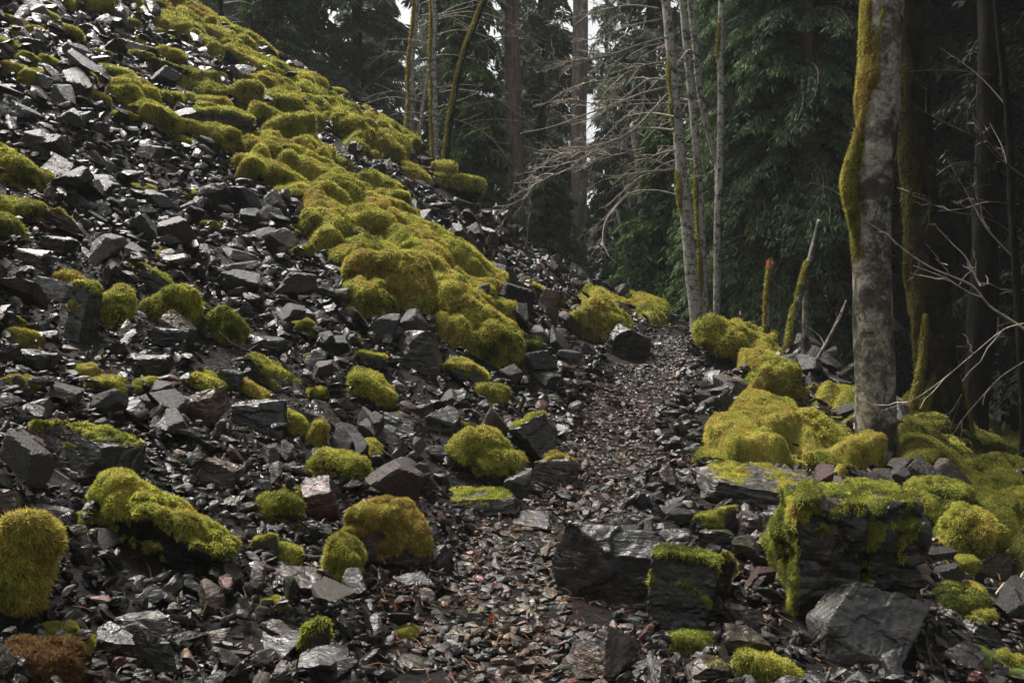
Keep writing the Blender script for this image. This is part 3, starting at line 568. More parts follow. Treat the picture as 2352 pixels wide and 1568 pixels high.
def hero(k, box, shape, tilt, moss, hue, colour, label, short):
    u0, v0, u1, v1 = box; um = (u0 + u1) / 2; w, h = u1 - u0, v1 - v0; vb = v1 - .22 * h; hv = hit(um, min(vb, 1700))
    if hv is None or hv > 27: hv = hit(um, v1 + 12) or 20
    dr, cuts, sharp, strata, rough, jit = SHAPES[shape]; a = abs(R(tilt)); d = hv
    if (shape, u0) == ('slab', 988): d = 17.5
    W, Hh = w * d / F0 / 2, h * d / F0 / 2; c, s = math.cos(a), math.sin(a)
    if a < R(42) and c * c - s * s > .05:
        hw, hh = (W * c - Hh * s) / (c * c - s * s), (Hh * c - W * s) / (c * c - s * s); hw = max(hw, W * .62); hh = min(max(hh, Hh * .5), Hh)
    else: hw, hh = W, Hh * .6
    hw *= 1.05; hh *= 1.14 if shape != 'slab' else 1.1
    if shape == 'slabup': hw, hh = W * .8, Hh
    hd = dr * (hw + hh) / 2 if shape not in ('log', 'slab') else hw * dr
    ctr = at(um, (v0 + v1) / 2 + .06 * h, d + hd * .45); big = w * h
    lvl = 6 if big > 40000 else 5 if big > 9000 else 4
    r = np.random.default_rng(1000 + k); Rm = rotm(tilt, r.uniform(-16, 16), r.uniform(-6, 14) if shape != 'slabup' else -38)
    V, F = rock_verts(1000 + k, (hw, hd, hh), lvl, cuts, sharp, strata, rough, jit, crack=hw * .02 if shape == 'tower' else None)
    if big > 6000 or shape == 'slabup':   # broken flakes and cracks
        Nn = vnormals(V, F); sz = (hw * hd * hh) ** (1 / 3); V = V - Nn * (sz * .05 * sstep(.0, .10, vnoise(V / sz * np.array([1.3, 1.3, 3.2]) + 3.3, 50 + k)) + sz * .035 * np.exp(-(vnoise(V / sz * 1.7, 90 + k) / .045) ** 2))[:, None]
    V = V @ Rm.T
    if shape == 'slabup': V[:, 0] += V[:, 2] * .38
    for _ in range(3):   # measure it as seen and give it the size the photograph shows
        pu, pv, _d = project(V + ctr); sx = w / (pu.max() - pu.min()); sz = h * 1.08 / (pv.max() - pv.min()); V[:, 0] *= sx; V[:, 2] *= sz
    pu, pv, _d = project(V + ctr); ctr = ctr + d / F0 * ((um - (pu.max() + pu.min()) / 2) * RGT + ((pv.max() + pv.min()) / 2 - (v0 + v1) / 2 - .04 * h) * UPV); hw, hh = np.ptp(V[:, 0]) / 2, np.ptp(V[:, 2]) / 2; Rm = np.eye(3)
    o = mk("boulder", V, F, M_ROCK, smooth=(shape == 'moss'))
    o.location = ctr; cc = np.array(PALETTE[colour]) * r.uniform(.85, 1.2); o.color = (*cc, 1)
    tag(o, label, "boulder" if max(hw, hh) > .11 else "stone")
    if moss > 0:
        side = (-.85, -.35, .5) if shape == 'tower' else None
        g = moss_on(V, F, Rm, 2000 + k, moss, d, hue, side=side, thick=.014 if shape == 'tower' else (min(.075, .26 * min(hw, hh)) if shape == 'moss' else min(.035, .16 * min(hw, hh))), long=1.5 if u0 < 0 and v0 > 1100 else 1.15, cap=45000 if big > 15000 else 22000)
        if g:
            if hue >= 1.0: g = (g[0], g[1], g[2] * np.array([.36, .25, .4]))
            mk("moss", g[0], g[1], M_MOSS, parent=o, smooth=True, col=g[2])
    hero_boxes.append((u0, v0, u1, v1, d)); landmarks.append((um, (v0 + v1) / 2, d, short, label)); return o
for k, row in enumerate(HERO): hero(k, *row)
# ------------------------------------------------------------------ broken stone of the scree
HB = np.array(hero_boxes)
def hidden_by_hero(u, v, d, pad=.12, S=0.0):
    out = np.zeros(len(u), bool)
    for u0, v0, u1, v1, dh in HB:
        w, h = u1 - u0, v1 - v0; e = np.clip(S * F0 / d, 0, 90) * .75
        out |= (u > u0 + pad * w - e) & (u < u1 - pad * w + e) & (v > v0 + pad * h - e * .3) & (v < v1 - pad * h * .3 + e) & (d < dh + (.25 + .45 * (S > .085)) * w * dh / F0 + .1)
    return out
def hull_variant(seed, npts):
    r = np.random.default_rng(seed); P = r.uniform(-1, 1, (npts, 3)); P /= (np.abs(P) ** 3.2).sum(1)[:, None] ** (1 / 3.2) * r.uniform(1, 1.25, npts)[:, None]
    if seed % 3: P = np.concatenate([P, P[:npts // 3] * np.array([1, 1, -.8])])
    bm = bmesh.new()
    for p in P: bm.verts.new(p.tolist())
    g = bmesh.ops.convex_hull(bm, input=bm.verts)
    bmesh.ops.delete(bm, geom=[x for x in g['geom_interior'] if isinstance(x, bmesh.types.BMVert)], context='VERTS'); bmesh.ops.triangulate(bm, faces=bm.faces[:])
    bm.verts.index_update(); V = np.array([x.co[:] for x in bm.verts]); F = np.array([[x.index for x in f.verts] for f in bm.faces], np.int32); bm.free(); return V, F
def chip_variant(seed, level):   # finer stone with chipped edges for the nearer ones
    r = np.random.default_rng(seed); V, F = rock_verts(seed, (1, r.uniform(.6, .9), r.uniform(.35, .7)), level, 5, 60, .03, .045, .38); return V / np.abs(V).max(), F
HULL_S = [hull_variant(s, 9) for s in range(16)]; HULL_M = [chip_variant(300 + s, 2) for s in range(22)]; HULL_L = [chip_variant(200 + s, 3) for s in range(26)]
STONE_MIX = ['char'] * 38 + ['slate'] * 26 + ['grey'] * 6 + ['brown'] * 20 + ['tan'] * 3 + ['pink'] * 2 + ['red'] * 2
def rand_rots(n, N, tilt, r):
    """rotations that lay a stone's flat side on the slope, tipped at random"""
    M = np.empty((n, 3, 3)); Z = N + r.normal(0, tilt, (n, 3)); Z /= np.linalg.norm(Z, axis=1)[:, None]
    X = r.normal(0, 1, (n, 3)); X -= (X * Z).sum(1)[:, None] * Z; X /= np.linalg.norm(X, axis=1)[:, None]; Y = np.cross(Z, X)
    M[:, :, 0], M[:, :, 1], M[:, :, 2] = X, Y, Z; return M
def sample(n_per_m2, rlo, rhi, dmax, seed, layers):
    r = np.random.default_rng(seed); x0, x1, y0, y1 = -13, 8.5, 1.0, min(26, dmax + 1); n = int((x1 - x0) * (y1 - y0) * n_per_m2)
    X, Y = r.uniform(x0, x1, n), r.uniform(y0, y1, n); ok = (np.abs(X) < Y * .95 + 2.2); X, Y = X[ok], Y[ok]
    Z = height(X, Y); P = np.stack([X, Y, Z], 1); u, v, d = project(P); N = normal(X, Y); f = ((CAM - P) * N).sum(1) / np.linalg.norm(CAM - P, axis=1)
    ok = (d > 1.3) & (d < dmax) & (u > -320) & (u < 2650) & (v > -120) & (v < 1850) & (f > -.05)
    ok &= (X < 5.6 + .25 * vnoise(P * .8, 3)) & ~((X > 4.4) & (Y > 6.5) & (r.random(len(X)) < .8))
    X, Y, P, u, v, d, N = X[ok], Y[ok], P[ok], u[ok], v[ok], d[ok], N[ok]; S = rlo * (rhi / rlo) ** (r.random(len(X)) ** 1.5); td = trail_dist(X, Y)
    ontr = td < .42 + .12 * vnoise(P * 2, 8)
    ok = ~(ontr & (S > .05) & (r.random(len(X)) < .8)) & ~(ontr & (S > .085)) & ~((td < .8) & (S > .11))
    # finer chutes in the talus, coarser near the foot
    chute = vnoise(np.stack([X * .9 + .35 * Y, Y * .22, 0 * X], 1), 77); ok &= ~((chute > .22) & (S > .13) & (r.random(len(X)) < .6))
    cm = np.zeros(len(X), bool)
    for k, c in enumerate(CARPETS): cm |= (carpet_mask(X, Y, c[2])[0] > 0)
    ok &= ~(cm & (r.random(len(X)) < (.7 if rlo < .06 else .5)))
    ok &= ~hidden_by_hero(u, v, d, .12, S if rlo > .045 else -.3 * S) & (S * F0 / d < np.where(v < 260, 48, 92))
    h = r.random(len(X)) * layers * np.where(ontr, .25, 1)
    P = P + N * (S * .18 + h * np.clip(S, .04, .2))[:, None]
    return dict(P=P[ok], N=N[ok], S=S[ok], d=d[ok], u=u[ok], v=v[ok], tr=ontr[ok])
def merge(sets, variants, seed, V0, F0_, C0, off):
    r = np.random.default_rng(seed)
    for q in sets:
        n = len(q['S']); k = r.integers(0, len(variants), n); M = rand_rots(n, q['N'], np.where(q['tr'], .16, .42)[:, None], r)
        asp = np.stack([np.ones(n), r.uniform(.45, .95, n), np.where(r.random(n) < .65, r.uniform(.35, .7, n), r.uniform(.8, 1.15, n))], 1) * q['S'][:, None]
        colr = np.array([PALETTE[STONE_MIX[i]] for i in r.integers(0, len(STONE_MIX), n)]) * (r.uniform(.7, 1.35, n) * np.where(q['tr'], 1.9, 1))[:, None]
        for j, (V, F) in enumerate(variants):
            i = np.nonzero(k == j)[0]
            if not len(i): continue
            A = np.einsum('nij,nkj->nki', M[i], V[None] * asp[i][:, None]) + q['P'][i][:, None]
            V0.append(A.reshape(-1, 3)); F0_.append((F[None] + (np.arange(len(i)) * len(V))[:, None, None]).reshape(-1, 3) + off); off += len(i) * len(V)
            C0.append(np.repeat(colr[i], len(V), 0))
    return off
qa = sample(26.0, .085, .25, 25, 1, 1.3); qb = sample(64, .05, .11, 25, 2, 1.6); qc = sample(110, .026, .055, 14, 3, 1.6); qd = sample(420, .010, .027, 7.0, 4, .8); qe = sample(330, .022, .05, 4.8, 14, 1.2); qt = sample(300, .026, .062, 15, 24, .5); qt = {k: a[qt['tr']] for k, a in qt.items()}
# the largest in view become stones of their own
rank = qa['S'] / qa['d'] * ((qa['u'] > 15) & (qa['u'] < 2337) & (qa['v'] > 10) & (qa['v'] < 1560)); order = np.argsort(-rank)[:190]; pick = order[rank[order] > 0]
rest = np.ones(len(qa['S']), bool); rest[pick] = False; qa2 = {k: a[rest] for k, a in qa.items()}
def split(q, dd): a = q['d'] < dd; return {k: x[a] for k, x in q.items()}, {k: x[~a] for k, x in q.items()}
VV, FF, CC = [], [], []; off = 0
off = merge([qa2], HULL_L, 5, VV, FF, CC, off); bn, bf = split(qb, 6.5); off = merge([bn], HULL_L[:16], 6, VV, FF, CC, off); off = merge([bf], HULL_M, 6, VV, FF, CC, off)
cn, cf = split(qc, 5.2); off = merge([qe, qt], HULL_M, 17, VV, FF, CC, off); off = merge([cn], HULL_M, 7, VV, FF, CC, off); off = merge([cf], HULL_S, 7, VV, FF, CC, off); off = merge([qd], HULL_S, 8, VV, FF, CC, off)
scree = mk("scree", np.concatenate(VV), np.concatenate(FF), M_SCREE, col=np.concatenate(CC)); tag(scree, "loose wet dark slate scree covering slope and trail", "scree", kind='stuff')
print("scree faces", len(scree.data.polygons), "individual", len(pick))

stones_auto = []   # (object, u, v, d, colour word, shape word, size)
protos = []
for s in range(16):
    r = np.random.default_rng(600 + s); sh = ['slab', 'block', 'wedge', 'slab'][s % 4]; dims = {'slab': (1, .75, .36), 'block': (1, .8, .7), 'wedge': (1, .7, .6)}[sh]
    V, F = rock_verts(600 + s, dims, 4, 5, 60, .03, .035, .36); protos.append((V, F, sh, None))
r = np.random.default_rng(9); M = rand_rots(len(pick), qa['N'][pick], .38, r)
for n, i in enumerate(pick):
    V, F, sh, me = protos[n % 16]; cn_ = STONE_MIX[r.integers(0, len(STONE_MIX))]; c = np.array(PALETTE[cn_]) * r.uniform(.8, 1.3)
    if me is None: o = mk("stone", V, F, M_ROCK); protos[n % 16] = (V, F, sh, o.data)
    else: o = bpy.data.objects.new("stone", me); COL.objects.link(o)
    o.location = qa['P'][i]; o.rotation_euler = Matrix(M[n].tolist()).to_euler(); s = qa['S'][i]; o.scale = (s, s * r.uniform(.8, 1.05), s * r.uniform(.8, 1.15)); o.color = (*c, 1)
    stones_auto.append((o, qa['u'][i], qa['v'][i], qa['d'][i], cn_, sh, s * 1829 / qa['d'][i]))

# ------------------------------------------------------------------ smaller moss covered boulders strewn over the slope
mproto = []
for s in range(12):
    V, F = rock_verts(900 + s, (1, .85, .62), 3, 7, 14, .04, .06, .28); g = moss_on(V * .3, F, np.eye(3), 950 + s, .60 + .06 * (s % 6), 9.5, .15 + .12 * ((s % 3) - 1), thick=.06, cover=1.7)
    mproto.append([V * .3, F, g, None, None, s % 6])
FIELDS = [([(0,0),(380,0),(520,70),(640,160),(610,330),(430,340),(300,300),(250,250),(0,190)], 62, .15, .42), ([(400,20),(640,150),(850,270),(930,350),(880,370),(760,300),(600,200),(430,100)], 56, .15, .42), ([(560,340),(720,350),(880,450),(980,520),(1110,630),(1170,800),(1080,800),(900,690),(790,640),(700,500)], 22, .16, .4),
          ([(0,300),(560,400),(900,740),(1150,900),(1200,1100),(700,1150),(0,1130)], 26, .06, .15), ([(1640,850),(1760,850),(1990,1000),(1900,1090),(1640,1000)], 9, .07, .14),
          ([(2080,1040),(2352,1080),(2352,1560),(2200,1400),(2180,1150)], 10, .1, .22), ([(1130,560),(1300,690),(1400,760),(1250,760),(1150,700),(1060,560)], 9, .06, .14), ([(0,1130),(1000,1180),(1000,1560),(0,1560)], 6, .05, .09)]
r = np.random.default_rng(77); nm = 0
for poly, cnt, lo, hi in FIELDS:
    px = np.array(poly); tries = 0; k = 0
    while k < cnt and tries < 2500:
        tries += 1; u, v = r.uniform(px[:, 0].min(), px[:, 0].max()), r.uniform(px[:, 1].min(), px[:, 1].max())
        if not poly_mask(np.array([u]), np.array([v]), poly)[0]: continue
        d = hit(u, v)
        if d is None or d > 24: continue
        S = lo * (hi / lo) ** r.random(); w = S * F0 / d
        if hidden_by_hero(np.array([u]), np.array([v]), np.array([d]), -.02)[0]: continue
        if any((u - a[1]) ** 2 + (v - a[2]) ** 2 < (.62 * (w + a[6])) ** 2 for a in stones_auto if a[5] == 'moss'): continue
        P = at(u, v, d); j = r.integers(0, 12); mp = mproto[j]; N = normal(P[:1], P[1:2])[0]; loc = P + N * S * .12; sc = S / .3
        root = bpy.data.objects.new("boulder", None) if False else None
        if mp[3] is None:
            o = mk("boulder", mp[0], mp[1], M_ROCK); mo = mk("moss", mp[2][0], mp[2][1], M_MOSS, parent=o, smooth=True, col=mp[2][2]); mp[3], mp[4] = o, mo
        else:
            o = mp[3].copy(); COL.objects.link(o); mo = mp[4].copy(); COL.objects.link(mo); mo.parent = o
        o.location = loc; o.scale = (sc, sc * r.uniform(.8, 1.1), sc * r.uniform(.8, 1.15)); Zt = Vector((N[0] * .5 + r.normal(0, .12), N[1] * .5 + r.normal(0, .12), 1)).normalized()
        o.rotation_euler = (Zt.to_track_quat('Z', 'Y').to_matrix() @ Matrix.Rotation(r.uniform(-.9, .9) + (math.pi if r.random() < .5 else 0), 3, 'Z')).to_euler()
        cc = np.array(PALETTE['char']) * r.uniform(.8, 1.5); o.color = (*cc, 1); stones_auto.append((o, u, v, d, 'mossy' if mp[5] < 3 else 'mossfull', 'moss', w)); k += 1; nm += 1
print("mossy boulders", nm)
# ------------------------------------------------------------------ trees
def pix_path(pts, d): return np.array([at(u, v, d if not isinstance(d, (list, tuple)) else d[i]) for i, (u, v) in enumerate(pts)])
def spray(P, T, L, w, n_side, r, droop, width_jit=.3):
    """flat pointed shoots beside a twig: P points, T directions"""
    n = len(P); S = np.cross(T, [0, 0, 1.0]); S /= np.linalg.norm(S, axis=1)[:, None] + 1e-9; out = []
    for k in range(n_side):
        sg = r.choice([-1, 1], n)[:, None]; D = T * r.uniform(.25, 1.0, (n, 1)) + sg * S * r.uniform(.3, 1.0, (n, 1)) + r.normal(0, .18, (n, 3)); D[:, 2] -= droop * r.uniform(.3, 1.4, n)
        D /= np.linalg.norm(D, axis=1)[:, None]; W = np.cross(D, r.normal(0, 1, (n, 3)) + np.array([0, 0, 1.2])); W /= np.linalg.norm(W, axis=1)[:, None] + 1e-9
        l = L * r.uniform(.5, 1.25, (n, 1)); ww = w * r.uniform(1 - width_jit, 1 + width_jit, (n, 1)); B = P + r.normal(0, L * .12, (n, 3))
        out.append(np.stack([B - W * ww * .35, B + D * l * .5 + W * ww * .5, B + D * l, B + D * l * .45 - W * ww * .5], 1))
    return np.concatenate(out)
def conifer(seed, H, base, Rmax, nb, per, L, w, droop, c_lo, c_hi, shape=1.0, trunk_r=.18, lean=0, curl=.0, sparse=0.0):
    r = np.random.default_rng(seed); quads = []; bt = []; cols = []
    for b in range(nb):
        f = r.random() ** .9; z = base + (H - base) * f; Lb = Rmax * ((1 - f) ** shape * .92 + .08) * r.uniform(.55, 1.15); az = r.uniform(0, 2 * math.pi)
        if r.random() < sparse: continue
        t = np.linspace(0, 1, 9); up = r.uniform(-.15, .28); D = np.array([math.cos(az), math.sin(az)]); path = np.stack([D[0] * Lb * t, D[1] * Lb * t, z + Lb * (up * t - droop * t ** 2 + curl * t ** 3)], 1)
        path[:, :2] += .06 * Lb * np.sin(t * 5 + az)[:, None] * np.array([-D[1], D[0]]); bt.append(tube(path, trunk_r * .16 * (1 - .85 * t) * (Lb / Rmax + .3), 3, False))
        k = max(3, int(per * Lb / Rmax)); tt = r.uniform(.12, 1.0, k) ** .8; i = np.clip((tt * 8).astype(int), 0, 7); fr = (tt * 8 - i)[:, None]; P = path[i] * (1 - fr) + path[i + 1] * fr
        sd = np.array([-D[1], D[0], 0]); off = r.normal(0, .17, k)[:, None] * Lb * (1 - .6 * tt)[:, None]; P = P + sd * off; P[:, 2] -= np.abs(off[:, 0]) * .5 * (droop + .3) * r.random(k) + L * .35 * r.random(k)
        T = path[i + 1] - path[i]; T /= np.linalg.norm(T, axis=1)[:, None]; T = T + sd * np.sign(off) * .6; q = spray(P, T, L, w, 3, r, droop * 1.1 + .25); quads.append(q)
        sh = r.random(); cc = np.array(c_lo) * (1 - sh) + np.array(c_hi) * sh; jit = r.uniform(.65, 1.35, (len(q), 1)); cols.append(np.repeat(cc * jit, 4, 0))
    Q = np.concatenate(quads); C = np.concatenate(cols); n = len(Q); zz = np.linspace(0, 1, 14); tr = tube(np.stack([lean * zz ** 2 * H * .1 + .05 * np.sin(zz * 9 + seed), .05 * np.cos(zz * 7), zz * H], 1), trunk_r * (1 - .93 * zz) + .01, 10, True, .08, seed)
    return (Q.reshape(-1, 3), np.arange(4 * n).reshape(-1, 4), C), join([tr] + bt)
def put_conifer(spec, loc, label, cat="tree", group=None, name="conifer_tree", bark=None, rot=0, scale=1, split_br=False):
    (cv, cf, cc), tr = spec; root = empty(name, loc); root.rotation_euler = (0, 0, rot); root.scale = (scale,) * 3
    mk("trunk", tr[0], tr[1], bark or M_DARKBARK, parent=root, smooth=True); mk("crown", cv, cf, M_LEAF, parent=root, col=cc); tag(root, label, cat, group); return root
GD, GB, GC, GH = (.018, .030, .013), (.045, .070, .024), (.07, .14, .055), (.085, .14, .035)

MINR = .0016
def grow(path, rad, levels, r, gravity=.0, dens=7, sides=4, spread=1.0, keep=None, lmul=.55):
    """bare limb with its side shoots; returns tube parts"""
    n = len(path); rr = np.linspace(rad, rad * .35, n); parts = [tube(path, rr, sides if levels > 1 else 3, False)]
    if levels <= 0: return parts
    tot = np.linalg.norm(np.diff(path, axis=0), axis=1).sum(); m = max(2, int(dens * (tot ** .5)))
    for _ in range(m):
        f = r.uniform(.18, .98); i = min(int(f * (n - 1)), n - 2); P = path[i] + (path[i + 1] - path[i]) * (f * (n - 1) - i); T = path[i + 1] - path[i]; T /= np.linalg.norm(T)
        D = T * r.uniform(.5, 1.1) + r.normal(0, .55 * spread, 3); D /= np.linalg.norm(D); l = tot * lmul * (1 - .55 * f) * r.uniform(.4, 1.1); k = 6; t = np.linspace(0, 1, k)
        B = r.normal(0, .22, 3); Q = P + np.outer(t, D) * l + np.outer(t ** 2, B) * l * .8; Q[:, 2] += gravity * l * t ** 2; Q[1:-1] += r.normal(0, .025 * l, (k - 2, 3))
        parts += grow(Q, max(rr[i] * .55, MINR), levels - 1, r, gravity, dens * .8, 3, spread, lmul=lmul)
    return parts
def trunk_tree(name, pts, hw, d, mat, label, cat="tree", group=None, sides=14, branches=(), b_mat=None, rough=.10, seed=0, twig_levels=2, dens=6, top=None, bd=None, grav=-.05, moss=0.0, moss_zone=None, npt=40, flare=0.0, lmul=.5):
    P = pix_path(pts, d); dd = d if not isinstance(d, (list, tuple)) else d[0]; base = P[0].copy(); g = height(P[0][0], P[0][1])[0]
    P = np.concatenate([[[P[0][0], P[0][1], min(g, P[0][2]) - .25]], P]); base = P[0].copy()
    hwv = np.array([hw[0]] + list(hw), float) * (np.array([dd] + list(d)) if isinstance(d, (list, tuple)) else d) / F0
    if top:
        P = np.concatenate([P, [P[-1] + (P[-1] - P[-2]) / np.linalg.norm(P[-1] - P[-2]) * top]]); hwv = np.append(hwv, hwv[-1] * .45)
    path = smooth_path(P, npt); rad = np.interp(np.linspace(0, len(hwv) - 1, npt), np.arange(len(hwv)), hwv)
    if flare: rad = rad * (1 + flare * np.exp(-np.linspace(0, 1, npt) * 22))
    global MINR; MINR = max(.0012, .00026 * dd)
    r = np.random.default_rng(seed); root = empty(name, base.tolist()); V, F, C = tube(path, rad, sides, True, rough, seed); mk("trunk", V - base, F, mat, parent=root, smooth=True)
    parts = []
    for bi, (bp, br) in enumerate(branches):
        bpth = smooth_path(pix_path(bp, bd or dd) + np.stack([0 * np.arange(len(bp)), np.linspace(0, r.uniform(-.8, .8), len(bp)), 0 * np.arange(len(bp))], 1), 14); parts += grow(bpth, br, twig_levels, r, grav, dens, 5, .9, lmul=lmul)
        if len(branches) <= 10:
            V2, F2, C2 = join(parts); mk('branch', V2 - base, F2, b_mat or M_TWIG, parent=root, smooth=True); parts = []
    if parts:
        V2, F2, C2 = join(parts); mk("branches", V2 - base, F2, b_mat or M_TWIG, parent=root, smooth=True)
    if moss > 0:
        N = vnormals(V, F); u, v, _ = project(V); side = N[:, 0] * -.85 + N[:, 1] * -.1; m = sstep(.0, .35, side + .75 * fbm(V * np.array([5, 5, 2.2]), seed, 4) + moss - .62)
        if moss_zone is not None: m = m * np.max([np.exp(-((v - a) / b) ** 2) * c for a, b, c in moss_zone], axis=0)
        S = V + N * (m * min(.028, .25 * rad.max()) * (.6 + .8 * np.abs(vnoise(V * 9, seed + 4))) - .006 * (1 - m))[:, None]; k = m[F].max(1) > .08
        if k.sum() > 6:
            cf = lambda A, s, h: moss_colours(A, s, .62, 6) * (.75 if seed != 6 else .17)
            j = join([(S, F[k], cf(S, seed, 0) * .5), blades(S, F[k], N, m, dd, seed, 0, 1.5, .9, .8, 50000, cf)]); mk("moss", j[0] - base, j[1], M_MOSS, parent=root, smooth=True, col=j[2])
    tag(root, label, cat, group); return root

def random_boughs(pts, seed, n, side=0, length=170):
    r = np.random.default_rng(seed); out = []
    for k in range(n):
        i = r.integers(1, len(pts) - 1); f = r.random(); u = pts[i][0] * (1 - f) + pts[i + 1][0] * f; v = pts[i][1] * (1 - f) + pts[i + 1][1] * f; s = side or r.choice([-1, 1]); l = length * r.uniform(.5, 1.2); a = r.uniform(-.5, .5)
        out.append(([(u, v), (u + s * l * .35, v - l * .12 + a * l * .2), (u + s * l * .7, v - l * .1 + a * l * .5), (u + s * l, v + a * l)], .018))
    return out
# big trunk beside the bank, with its knee of moss
bigs = trunk_tree("alder_tree", [(2018,1045),(2012,960),(2008,820),(2003,640),(2002,520),(2005,400),(2016,280),(2022,150),(2030,0),(2036,-160)], [47,45,43,42,43,46,44,43,43,42], 7.2, M_ALDER_BIG,
    "thick blotched grey trunk with golden moss on its left flank", group=None, sides=64, npt=150, rough=.10, seed=3, top=9, moss=.12, moss_zone=[(40,150,1.0),(190,80,1.0),(395,80,.7),(560,50,.5)], flare=.32,
    branches=[([(1962,292),(1935,288),(1900,280),(1840,262)], .007), ([(1960,470),(1925,430),(1890,405)], .005), ([(1958,725),(1900,712),(1850,672),(1820,640)], .006), ([(2050,170),(2085,178),(2130,190),(2190,215)], .008)], b_mat=M_TWIG_DARK, twig_levels=2, dens=4)
bp = at(2018, 1045, 7.2); ob = np.array(bigs.location)
kp = smooth_path(pix_path([(1985,245),(1968,320),(1952,385),(1950,440),(1962,500),(1972,570),(1980,640)], 7.15), 30); V, F, C = tube(kp, np.interp(np.linspace(0, 1, 30), [0, .2, .45, .6, 1], [.02, .035, .065, .06, .02]), 20, True, .35, 9)
N = vnormals(V, F); mm = np.clip(.9 + .4 * fbm(V * 8, 4), 0, 1); cf = lambda A, s, h: moss_colours(A, s, .5, 7) * .85
j = join([(V, F, cf(V, 1, 0) * .55), blades(V, F, N, mm, 7.1, 5, 0, 1.8, 1.0, .9, 40000, cf)]); mk("moss_knee", j[0] - ob, j[1], M_MOSS, parent=bigs, smooth=True, col=j[2])

second = trunk_tree("mossy_tree", [(2185,1030),(2165,900),(2142,760),(2128,600),(2112,430),(2100,250),(2092,90),(2085,-120)], [48,46,42,40,36,34,32,30], 9.6, M_MOSSBARK, "dark mossy trunk with spread roots standing just behind the blotched grey trunk",
    sides=40, npt=90, rough=.22, seed=6, top=8, moss=.3, moss_zone=[(700,260,.9),(300,200,.8)], flare=.35)
os_ = np.array(second.location)
rootsp = []
for q, rr_ in (([(2125,720),(2118,830),(2096,930),(2080,990)], .055), ([(2150,840),(2128,930),(2112,1000)], .05), ([(2200,860),(2222,960),(2240,1050)], .06)):
    pth = smooth_path(pix_path(q, 9.45), 24); V, F, C = tube(pth, np.linspace(rr_ * .7, rr_, 24), 14, True, .3, 7); N = vnormals(V, F); m = np.clip(.5 + fbm(V * 5, 2), 0, 1)
    b = blades(V, F, N, m, 9.4, 8, 0, 1.3, .9, .9, 12000, lambda A, s, h: moss_colours(A, s, .5, 7) * .6); rootsp.append(join([(V, F, moss_colours(V, 3, .4) * .35), b]))
j = join(rootsp); mk("roots", j[0] - os_, j[1], M_MOSS, parent=second, smooth=True, col=j[2])
trunk_tree("dark_tree", [(2230,1070),(2238,960),(2248,820),(2262,600),(2268,300),(2272,-80)], [34,30,31,28,26,24], 10.5, M_DARKBARK, "broad nearly black trunk right of the dark mossy trunk", sides=24, rough=.3, seed=8, top=9, flare=.3, branches=random_boughs([(2240,900),(2248,820),(2262,600),(2268,300)], 88, 7, 0, 150), b_mat=M_TWIG_DARK, twig_levels=2, dens=5)
trunk_tree("pale_tree", [(2285,1010),(2280,800),(2278,640),(2272,480),(2262,300),(2258,-60)], [13,13,14,13,12,10], 15, M_ALDER, "slim pale trunk far back among the dark trees at the right", seed=9, top=5)
trunk_tree("dark_tree", [(2352,1000),(2340,700),(2325,500),(2318,300),(2300,120),(2280,-60)], [9,9,8,8,7,6], 8.2, M_DARKBARK, "thin black crooked stem near the right edge", seed=10, top=3, rough=.2,
    branches=[([(2335,600),(2300,520),(2290,440),(2262,330)], .012), ([(2322,420),(2345,330),(2352,250)], .01), ([(2318,250),(2290,150),(2240,60)], .01)], b_mat=M_TWIG_DARK, twig_levels=2, dens=5)

# leaning and broken stems on the bank
sn = trunk_tree("snag", [(1762,775),(1763,720),(1766,660),(1772,603)], [7.5,7,7,6.5], 12.5, M_ALDER_BIG, "short broken stem with a splintered orange top behind the yellow hump", "snag", seed=12, npt=24, moss=.3)
o0 = np.array(sn.location); M_WOOD = NT("torn_wood"); M_WOOD.l(M_WOOD.ramp(M_WOOD.noise(M_WOOD.n("ShaderNodeTexCoord").outputs['Object'], 30), [(.3, (.30, .07, .02)), (.7, (.42, .14, .05))]), M_WOOD.b.inputs['Base Color']); M_WOOD = M_WOOD.m
sp_ = []
for k in range(9):
    c0 = at(1768 + 9 * math.cos(k * 2.4) * .7, 608, 12.5 + .05 * math.sin(k * 2.4)); sp_.append(tube(np.stack([c0 - [0, 0, .05], c0 + [0, 0, .02], c0 + np.array([.01 * math.cos(k), 0, .05 + .035 * (k % 3)])]), [.018, .014, .002], 4))
j = join(sp_); mk("splintered_top", j[0] - o0, j[1], M_WOOD, parent=sn)
trunk_tree("leaning_stem", [(1806,860),(1812,800),(1826,720),(1845,650),(1858,600)], [10,9.5,9,8,7], 11.2, M_ALDER_BIG, "leaning mossy stem rising from the end of the yellow hump", "tree stem", seed=13, npt=30, moss=.45)
trunk_tree("leaning_stem", [(1852,640),(1862,590),(1874,545),(1883,505)], [7.5,7,6.5,6], 11.6, M_ALDER_BIG, "pale broken stem piece leaning above the mossy leaning one", "tree stem", seed=14, npt=24)
trunk_tree("leaning_stem", [(1856,872),(1880,820),(1905,775),(1928,728),(1945,690)], [4.5,4.5,4,3.5,3], 10, M_ALDER_BIG, "thin grey sapling leaning right toward the blotched grey trunk", "tree stem", seed=15, npt=24,
    branches=[([(1895,795),(1888,770),(1860,745),(1832,722)], .006), ([(1915,755),(1925,720),(1922,690)], .005)], twig_levels=1, dens=3)

